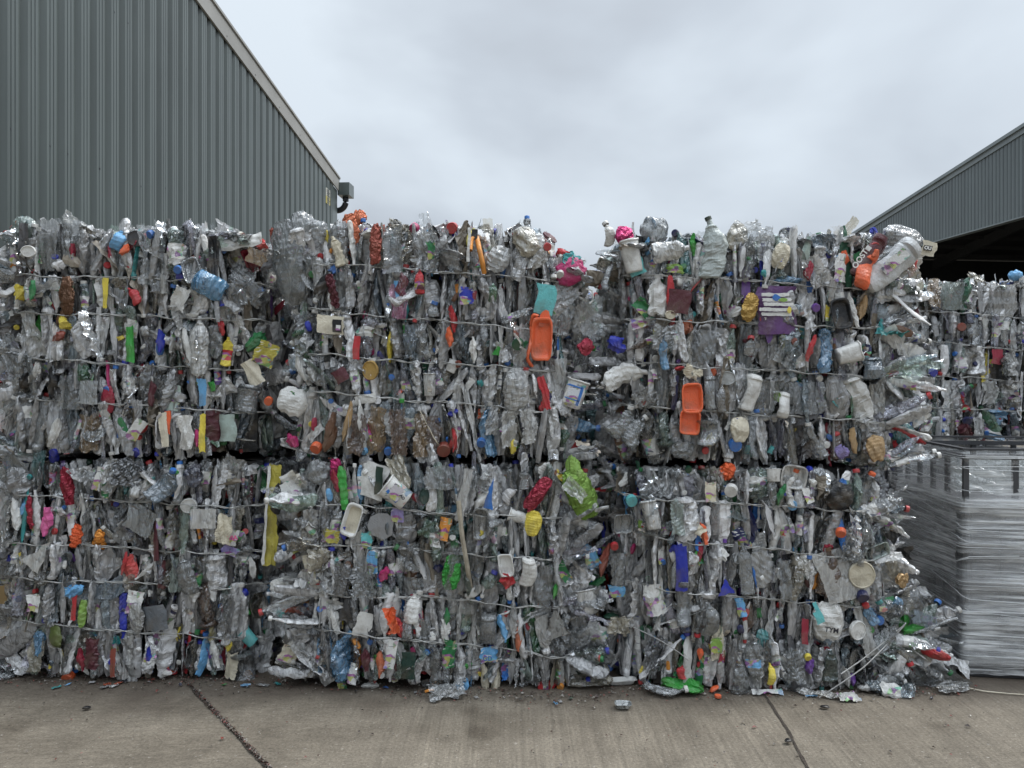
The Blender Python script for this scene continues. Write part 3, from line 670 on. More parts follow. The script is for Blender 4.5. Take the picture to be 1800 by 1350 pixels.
# ------------------------------------------------------------------ bales of compacted plastic
BALES = {}
def make_bale(key, px0, px1, pyt, pyb0, pyb1, yf, wires, label, depth=1.1, lod=1.0, top=True, broken=False, limit=(75, 75, 28, 20), dens=1.0, fan=(1, 1), drop=(.03, .05), rec=((.2, .2), (.2, .22)), ffwd=(0, 0)):
    x0, x1 = PX(px0, yf), PX(px1, yf); zt = PZ(pyt, yf)
    def ztf(x): return zt - drop[0] * max(0, 1 - (x - x0) / .22) ** 1.3 - drop[1] * max(0, 1 - (x1 - x) / .28) ** 1.2
    zb0, zb1 = max(0.0, PZ(pyb0, yf)), max(0.0, PZ(pyb1, yf))
    lines = [lambda x: zb0 + (zb1 - zb0) * (x - x0) / (x1 - x0)]
    ws = []
    for (a, b, c, d) in wires:
        xa, za, xb, zb_ = PX(a, yf), PZ(b, yf), PX(c, yf), PZ(d, yf)
        ws.append((lambda x, xa=xa, za=za, xb=xb, zb_=zb_: za + (zb_ - za) * (x - xa) / (xb - xa)))
    ws.sort(key=lambda f: f(x0)); wl = list(ws)
    lines += wl; lines.append(ztf)
    xc = (x0 + x1) / 2; zb = min(zb0, zb1)
    root = empty('waste_bale', (xc, yf + depth / 2, zb), label, 'waste bale', 'wire-tied bales of crushed plastic waste')
    org = np.array([xc, yf + depth / 2, zb])
    def fy(x, z):
        el, er = max(0, rec[0][0] - (x - x0)) / rec[0][0], max(0, rec[1][0] - (x1 - x)) / rec[1][0]
        y = yf + rec[0][1] * el ** 1.7 + rec[1][1] * er ** 1.7
        dmin = min([abs(z - f(x)) for f in wl] + [9]); y += .045 * math.exp(-(dmin / .04) ** 2)
        y += .07 * max(0, 1 - (zt - z) / .07) + .06 * max(0, 1 - (z - lines[0](x)) / .06)
        return y + .018 * math.sin(x * 7.3 + z * 5 + yf * 40)
    items = []
    def put(kind, body, cap, Bm, pos, layer, size): items.append((kind, body, cap, Bm, np.asarray(pos, float), layer, size))
    # courses of upright, squashed things between the wires
    for ri in range(len(lines) - 1):
        for layer in range(3):
            x = x0 + U(0, .03)
            while x < x1:
                z0, z1 = lines[ri](x), lines[ri + 1](x); rh = z1 - z0
                wd = U(.021, .066) if rng.random() < .84 else U(.07, .11); big = rng.random()
                if big > .95: wd *= 1.4
                yaw = math.radians(rng.normal(0, 24) if rng.random() < .42 else rng.normal(66, 16) * (1 if rng.random() < .5 else -1))
                h = rh * U(.92, 1.22); 
                if rng.random() < .10: h *= .6
                tilt = math.radians(rng.normal(0, 7) if rng.random() < .9 else rng.normal(0, 42))
                up = 1 if rng.random() < .5 else -1
                zc = (z0 + z1) / 2 + rng.normal(0, .018)
                if ri == 0 and (rng.random() < .6 or z0 < .1): h = min(h, rh * 1.02); zc = max(zc, z0 + h / 2 + .012)
                if ri == len(lines) - 2 and not top and rng.random() < .75: h = min(h, rh); zc = min(zc, z1 - h / 2 - .008)
                kind, b, c = rnd_item(wd, h, lod * (1.0 if layer == 0 else .7))
                Bm = basis((math.sin(tilt), U(-.12, .12), math.cos(tilt) * up), yaw)
                put(kind, b, c, Bm, (x, fy(x, zc) + (0, .055, .12)[layer] + U(-.022, .02), zc), layer, wd * h * abs(math.cos(yaw)) + .3 * wd * h)
                x += max(.016, wd * abs(math.cos(yaw)) * .62 + .009) * (1, 1.25, 1.6)[layer] / dens
    # cross-lying odds and ends over the face
    for _ in range(int(44 * dens)):
        x, z = U(x0 + .03, x1 - .03), U(zb + .05, zt - .02)
        s = U(.03, .085); kind, b, c = rnd_item(s * U(.5, 1), s * U(1, 2.2), lod * .8)
        a = U(-1.6, 1.6); put(kind, b, c, basis((math.sin(a), U(-.4, .2), math.cos(a)), U(-.6, .6)), (x, fy(x, z) - U(.0, .028), z), 0, s * s)
    for _ in range(int(58 * dens)):      # small bright scraps
        x, z = U(x0 + .03, x1 - .03), U(zb + .05, zt - .02); s = U(.018, .04); a = rng.normal(0, .6)
        if rng.random() < .6: b = g_sheet(s * U(1.2, 2.6), s, rnd_viv() if rng.random() < .7 else C('white'), PRINT if rng.random() < .5 else HD, amp=.004, wl=.03, nu=10, nv=6, curl=U(-.4, .4), twist=U(-1.5, 1.5))
        else: b = g_pouch(s * U(1.2, 2.4), s, s * .6, rnd_viv() if rng.random() < .7 else C('white'), HD, amp=.003, wl=.03, seg=9, rings=8)
        put('small_scrap', b, None, basis((math.sin(a), U(-.3, .3), math.cos(a)), U(-.9, .9)), (x, fy(x, z) - U(-.01, .022), z), 0, s * s)
    for _ in range(int(28 * dens)):
        x, z = U(x0 + .03, x1 - .03), U(zb + .04, zt - .02)
        ax = (U(-.7, .7), -1, U(-.7, .7)); put('loose_cap', g_cap(U(.011, .018), U(.012, .02), rnd_cap()), None, np.eye(3), (x, fy(x, z) - U(-.005, .025), z), 0, .001)
        items[-1] = ('loose_cap', g_cap(U(.011, .018), U(.012, .02), rnd_cap(), ax=np.array(ax) / np.linalg.norm(ax)), None, np.eye(3), items[-1][4], 0, .001)
    # fans of flattened bottles where the wires pinch the corners, and the end faces
    for s, xe in ((-1, x0), (1, x1)):
        bounds = [f(xe) for f in lines]
        for j, zf in enumerate(bounds):
            if j == len(bounds) - 1: continue
            nf = int(12 * fan[(s + 1) // 2]); 
            for k in range(int((10 + nf) * dens)):
                front = k < nf
                yy = yf + ffwd[(s + 1) // 2] + (U(.03, .2) if front else U(.2, depth))
                Lf = U(.12, .27) * (1 if front else .5); th = rng.normal(0, .62)
                if j == 0: th = abs(th) * .8 + .05
                if front and fan[(s + 1) // 2] > 1: yy -= .05
                dirv = np.array([s * math.cos(th), U(-.38, .12) if front else U(-.2, .2), math.sin(th)]); dirv /= np.linalg.norm(dirv)
                wd = U(.035, .085); kind, b, c = rnd_item(wd, Lf, lod * .85)
                p = np.array([xe - s * U(.10, .18), yy, zf + U(-.02, .03)]) + dirv * Lf * .5
                if p[2] < .03: p[2] = .03 + U(0, .03)
                if p[2] > ztf(p[0]): p[2] = ztf(p[0]) - U(0, .05)
                up = 1
                put(kind, b, c, basis(dirv * up, U(-1.2, 1.2), (0, -1, 0) if front else (s, -.3, .2)), p, 0 if front else 1, wd * Lf * (1 if front else .3))
            zn = bounds[j + 1]
            yv = yf + .16
            while yv < yf + depth:
                h = (zn - zf) * U(.85, 1.15); wd = U(.05, .11); kind, b, c = rnd_item(wd, h, lod * .6)
                put(kind, b, c, basis((U(-.1, .1), U(-.15, .15), 1), U(-.9, .9), (s, -.2, 0)), (xe - s * U(.06, .10), yv, (zf + zn) / 2), 1, wd * h * .2)
                yv += wd * .8
    if top:
        for _ in range(int(120 * dens)):
            x, y = U(x0, x1), yf + .04 + (depth - .05) * rng.random() ** 1.6
            wd, h = U(.04, .10), U(.1, .24); a = U(0, 3.14); kind, b, c = rnd_item(wd, h, lod * .7)
            put(kind, b, c, basis((math.cos(a), math.sin(a), U(-.25, .25)), U(-.6, .6), (0, 0, 1)), (x, y, ztf(x) - U(.0, .045)), 1, wd * h * .15)
        for _ in range(int(46 * dens)):
            x = U(x0 - .02, x1 + .02); wd, h = U(.035, .10), U(.09, .2); a = rng.normal(0, .8); kind, b, c = rnd_item(wd, h, lod)
            put(kind, b, c, basis((math.sin(a), U(-.3, .5), math.cos(a)), U(-.8, .8)), (x, yf + U(.02, .2), ztf(x) - .05 + U(-.03, .055) - .03 * (h > .16)), 0, wd * h * .8)
    else:
        for _ in range(40):
            x, y = U(x0, x1), yf + U(.05, depth); wd, h = U(.05, .10), U(.1, .2); a = U(0, 3.14); kind, b, c = rnd_item(wd, h, .5)
            put(kind, b, c, basis((math.cos(a), math.sin(a), 0), U(-.4, .4), (0, 0, 1)), (x, y, zt - .03), 2, 0)
    for _ in range(50):      # rear face
        x, z = U(x0, x1), U(zb + .08, zt - .08); kind, b, c = rnd_item(U(.07, .14), U(.18, .3), .5)
        put(kind, b, c, basis((U(-.2, .2), 0, 1), U(-.5, .5), (0, 1, 0)), (x, yf + depth - .04, z), 2, 0)
    # split: the largest shown in front are parts of their own, the rest is one mass
    names = dict(crushed_bottle=limit[0], crumpled_film=limit[1], plastic_tub=limit[2], loose_cap=limit[3], plastic_pouch=20, small_scrap=20)
    order = sorted(range(len(items)), key=lambda i: (items[i][5] != 0, -items[i][6])); cnt = {}; solo = set()
    for i in order:
        k = items[i][0]
        if items[i][5] == 0 and cnt.get(k, 0) < names[k]: cnt[k] = cnt.get(k, 0) + 1; solo.add(i)
    mass = Geo(); ncap = 0
    for i, (kind, b, c, Bm, p, layer, size) in enumerate(items):
        if i in solo:
            g = Geo(); g.add(b, Bm, p); o = g.build(kind, WASTE, root, local=(org, np.eye(3)))
            if c is not None:
                if ncap < 26:
                    g = Geo(); g.add(c, Bm, p - org - np.array(o.location)); g.build('cap', WASTE, o); ncap += 1
                else: mass.add(c, Bm, p)
        else:
            mass.add(b, Bm, p)
            if c is not None: mass.add(c, Bm, p)
    tag(mass.build('packed_waste', WASTE, root, local=(org, np.eye(3))), kind='stuff')
    # dark packed heart
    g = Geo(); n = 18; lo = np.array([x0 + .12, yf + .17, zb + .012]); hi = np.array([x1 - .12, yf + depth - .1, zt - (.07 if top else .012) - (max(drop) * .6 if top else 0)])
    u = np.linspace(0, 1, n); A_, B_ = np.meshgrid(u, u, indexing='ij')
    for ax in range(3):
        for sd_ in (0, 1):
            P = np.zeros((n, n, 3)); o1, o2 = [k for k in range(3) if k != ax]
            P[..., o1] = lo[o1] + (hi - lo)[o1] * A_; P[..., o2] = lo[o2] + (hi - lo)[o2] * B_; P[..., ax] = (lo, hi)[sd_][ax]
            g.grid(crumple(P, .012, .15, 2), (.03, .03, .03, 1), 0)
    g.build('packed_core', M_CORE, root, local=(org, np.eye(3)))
    # wires
    for j, f in enumerate(wl):
        if broken and j == 0: continue
        ph = U(0, 6); xs = np.linspace(x0 + .07, x1 - .07, 70); pts = []
        zoff = .004 * np.sin(xs * 9 + ph) + .003 * np.sin(xs * 23 + ph)
        sagx = np.array([U(-.004, .004) for _ in range(9)]); zoff = zoff + np.interp(xs, np.linspace(x0, x1, 9), sagx)
        for x, dz in zip(xs, zoff): pts.append((x, min(fy(x, f(x)) - .075, yf + .06), f(x) + dz))
        zr, zl = f(x1), f(x0)
        side_r = [(x1 - .055, y, zr + U(-.004, .004)) for y in np.linspace(yf + .12, yf + depth - .06, 8)]
        side_l = [(x0 + .055, y, zl + U(-.004, .004)) for y in np.linspace(yf + depth - .06, yf + .12, 8)]
        pts = side_l + pts + side_r + [(x, yf + depth, zr + (zl - zr) * (x1 - x) / (x1 - x0)) for x in np.linspace(x1 - .08, x0 + .08, 8)] + [side_l[0]]
        pts = np.array(pts); g = Geo(); s_ = np.arange(len(pts)) * .9
        g.grid(tube(pts + np.stack([0 * s_, .0014 * np.cos(s_), .0042 * np.sin(s_)], 1), .0027), wrap=True, smooth=True)
        g.grid(tube(pts - np.stack([0 * s_, .0014 * np.cos(s_), .0044 * np.sin(s_ * .8 + 1)], 1), .0024), wrap=True, smooth=True)
        g.build('baling_wire', M_WIRE, root, local=(org, np.eye(3)), tint=False)
    BALES[key] = dict(root=root, org=org, fy=fy, yf=yf, x0=x0, x1=x1, zt=zt)
    return root

make_bale('LL', -25, 483, 811, 1188, 1198, 3.77, [(20, 868, 420, 890), (100, 955, 420, 972), (70, 1015, 420, 1032), (40, 1090, 420, 1122)],
          'lower left bale of crushed plastic, a long dull yellow strip hanging at its right end', top=False, rec=((.2, .16), (.24, .34)), ffwd=(0, .12), fan=(1, .5))
make_bale('UL', -12, 474, 404, 800, 802, 3.76, [(0, 484, 380, 495), (30, 550, 480, 563), (30, 628, 450, 655), (30, 700, 430, 725)],
          'upper left bale of crushed plastic before the corrugated shed, a sky-blue jug on its face', drop=(.0, .10), rec=((.2, .16), (.36, .42)), ffwd=(0, .2), fan=(1, .4))
make_bale('LM', 514, 1038, 815, 1196, 1228, 3.66, [(560, 885, 880, 905), (570, 955, 950, 980), (590, 1040, 950, 1062), (540, 1100, 960, 1148)],
          'lower middle bale of crushed plastic, a lime green bag bulging at its top right corner', top=False, rec=((.16, .14), (.18, .18)), fan=(1.5, 1.4))
make_bale('UM', 518, 1027, 402, 803, 808, 3.70, [(560, 463, 930, 490), (610, 550, 940, 580), (595, 627, 1010, 655), (570, 690, 980, 725)],
          'upper middle bale of crushed plastic with a bright orange scoop near its right edge', drop=(.0, .22), rec=((.14, .12), (.22, .30)), ffwd=(.05, .12), fan=(.9, .6))
make_bale('LR', 1074, 1575, 823, 1212, 1212, 3.65, [(1130, 875, 1560, 900), (1120, 940, 1500, 980), (1110, 1028, 1450, 1060), (1110, 1105, 1500, 1140)],
          'lower right bale of crushed plastic bursting open at its foot where a wire has snapped', top=False, broken=True, rec=((.24, .34), (.2, .12)), ffwd=(.14, 0), fan=(.4, 1.3))
make_bale('UR', 1080, 1596, 418, 812, 815, 3.70, [(1130, 483, 1530, 510), (1145, 562, 1590, 580), (1150, 640, 1580, 665), (1130, 715, 1600, 745)],
          'upper right bale of crushed plastic with a purple printed panel and an upright grey bottle', drop=(.05, .02), rec=((.24, .34), (.18, .16)), ffwd=(.12, 0), fan=(.5, 1.6))
make_bale('BL', 1580, 1945, 800, 1065, 1065, 5.15, [(1580, 880, 1800, 888), (1580, 940, 1800, 948), (1580, 1000, 1800, 1006)],
          'lower bale of the second row, standing on the concrete behind the film-wrapped crates', lod=.6, top=False, limit=(30, 30, 10, 8), dens=.8)
make_bale('BU', 1575, 1945, 497, 776, 778, 5.12, [(1580, 544, 1800, 560), (1580, 594, 1800, 618), (1580, 655, 1800, 672), (1580, 712, 1800, 724)],
          'paler bale of the second row seen above the film-wrapped crates at the right', lod=.8, limit=(95, 80, 25, 14))

for i_, (pa, pb) in enumerate(((-70, 300), (312, 690), (704, 1080), (1192, 1560))):  # rear row carried on unseen, added to block light behind the slots
    nm = ('first', 'second', 'third', 'fourth')[i_]
    make_bale('KL%d' % i_, pa, pb, 802, 1065, 1065, 5.15, [(pa, 900, pb, 905), (pa, 980, pb, 985)], 'hidden lower bale of the rear row, %s from the left, added to darken front slots' % nm, lod=.4, top=False, limit=(4, 4, 2, 2), dens=.45)
    make_bale('KU%d' % i_, pa, pb, 510, 776, 778, 5.12, [(pa, 600, pb, 605), (pa, 690, pb, 695)], 'hidden upper bale of the rear row, %s from the left, added to darken front slots' % nm, lod=.4, limit=(4, 4, 2, 2), dens=.45)

# ------------------------------------------------------------------ the things one can tell apart on the bale faces
KINDS = dict(bottle='crushed_bottle', film='crumpled_film', leaf='crumpled_film', bag='plastic_bag', pouch='plastic_pouch', panel='plastic_panel', print='printed_packet', tub='plastic_tub', pot='plastic_pot',
             disc='pot_lid', cap='loose_cap', foil='foil_wrapper', strip='plastic_strip', tray='plastic_tray', pent='plastic_panel', tri='plastic_panel', can='jar', sheet='clear_sheet')
def bale_at(x, y):
    if x > 1625 and y < 780: return 'BU' if not (x < 1660 and y < 500) else 'UR'
    up = y < (806 if x < 1050 else 815)
    return ('U' if up else 'L') + ('L' if x < 500 else ('M' if x < 1052 else 'R'))
def hero(x, y, wpx, hpx, rot, kind, col, out=0.0, alpha=1.0, col2=None, cap=None, key=None, name=None, label=True, yaw=None, pitch=None):
    B = BALES[key or bale_at(x, y)]; yf = B['yf']
    k = yf / F_PX; W, H = wpx * k, hpx * k
    X0, Z0 = PX(x, yf), PZ(y, yf)
    Y = min(B['fy'](min(max(X0, B['x0'] + .05), B['x1'] - .05), Z0), yf + (.08 if out >= 0 else 9)) - .032 - out
    X0, Z0 = PX(x, Y), PZ(y, Y)
    a = math.radians(rot); yw = U(-.25, .25) if yaw is None else yaw; pt = U(-.12, .12) if pitch is None else pitch
    Bm = basis((math.sin(a), pt, math.cos(a)), yw)
    c = C(col, alpha) if isinstance(col, str) else col
    c2 = C(col2) if isinstance(col2, str) else col2
    g = Geo(); capg = None
    if kind == 'bottle':
        b, capg = g_bottle(H, W, max(.022, W * .5), c, C(cap) if cap else None, c2, amp=W * .06, tinted_m=PET if alpha < 1 else HD, seg=22, rings=30)
    elif kind == 'can': b, _ = g_bottle(H, W, W * .7, c, None, c2, amp=W * .03, tinted_m=PET if alpha < 1 else HD, seg=22, rings=30, necked=False, ribs=.012)
    elif kind == 'film': b = g_sheet(H, W, c, FILM if alpha < 1 else HD, amp=W * .13 + .003, wl=.07, nu=26, nv=14, curl=U(-.3, .3), twist=U(-.5, .5), jag=.05)
    elif kind == 'sheet': b = g_sheet(H, W, c, FILM, amp=.010, wl=.12, nu=26, nv=20, curl=U(-.2, .2), jag=.03)
    elif kind == 'leaf': b = g_sheet(H, W, c, HD if alpha == 1 else FILM, amp=W * .12 + .002, wl=.06, nu=24, nv=12, shape='leaf', curl=.4, twist=U(-.6, .6), jag=.04)
    elif kind == 'strip': b = g_sheet(H, W, c, HD if alpha == 1 else FILM, amp=W * .14 + .002, wl=.08, nu=40, nv=9, twist=U(-.4, .4), jag=.05, az=.18)
    elif kind == 'bag': b = g_pouch(H, W, W * .45, c, HD if alpha == 1 else FILM, amp=.009, wl=.08, seg=26, rings=28, power=.6)
    elif kind == 'pouch': b = g_pouch(H, W, W * .35, c, HD if alpha == 1 else FILM, amp=.006, wl=.05, seg=22, rings=24)
    elif kind == 'foil': b = g_pouch(H, W, W * .45, c, FOIL, amp=.010, wl=.05, seg=24, rings=26)
    elif kind == 'panel': b = g_sheet(H, W, c, HD if alpha == 1 else PET, amp=.0035, wl=.12, nu=16, nv=12, curl=U(-.1, .15), jag=.012)
    elif kind == 'pent': b = g_sheet(H, W, c, HD, amp=.002, wl=.2, nu=16, nv=10, shape='pent', jag=.01)
    elif kind == 'tri': b = g_sheet(H, W, c, HD if alpha == 1 else PET, amp=.004, wl=.1, nu=14, nv=10, shape='tri', jag=.02)
    elif kind == 'print': b = g_sheet(H, W, c, PRINT, amp=.006, wl=.08, nu=18, nv=12, curl=U(-.2, .3), jag=.03)
    elif kind in ('tub', 'pot'): b = g_tub(H, W, W * .75, c, HD if alpha == 1 else PET, label=c2, amp=.004)
    elif kind == 'tray': b = g_tray(H, W, .028, c, HD if alpha == 1 else PET, inner=c2, amp=.003)
    elif kind == 'disc': b = g_disc(W, H, c, HD, rim=c2)
    elif kind == 'cap': b = g_cap(W / 2, W * .55, c, ax=np.array([.25 * math.sin(a + 1), .25 * math.cos(a), 1.0])); Bm = basis((U(-.35, .35), -1, U(-.4, .3)), 0, (0, 0, 1))
    g.add(b, Bm, (X0, Y, Z0))
    nm = name or KINDS[kind]
    o = g.build(nm, WASTE, B['root'], local=(B['org'], np.eye(3)))
    if label and isinstance(col, str) and col not in ('clear', 'grey'):
        o['label'] = (col.replace('_', ' ') + ' ' + nm.replace('_', ' ')).replace('loose ', '')
    if capg:
        g = Geo(); g.add(capg, Bm, np.array((X0, Y, Z0)) - B['org'] - np.array(o.location)); g.build('cap', WASTE, o)
    o['_'] = 0; del o['_']
    return o, Y

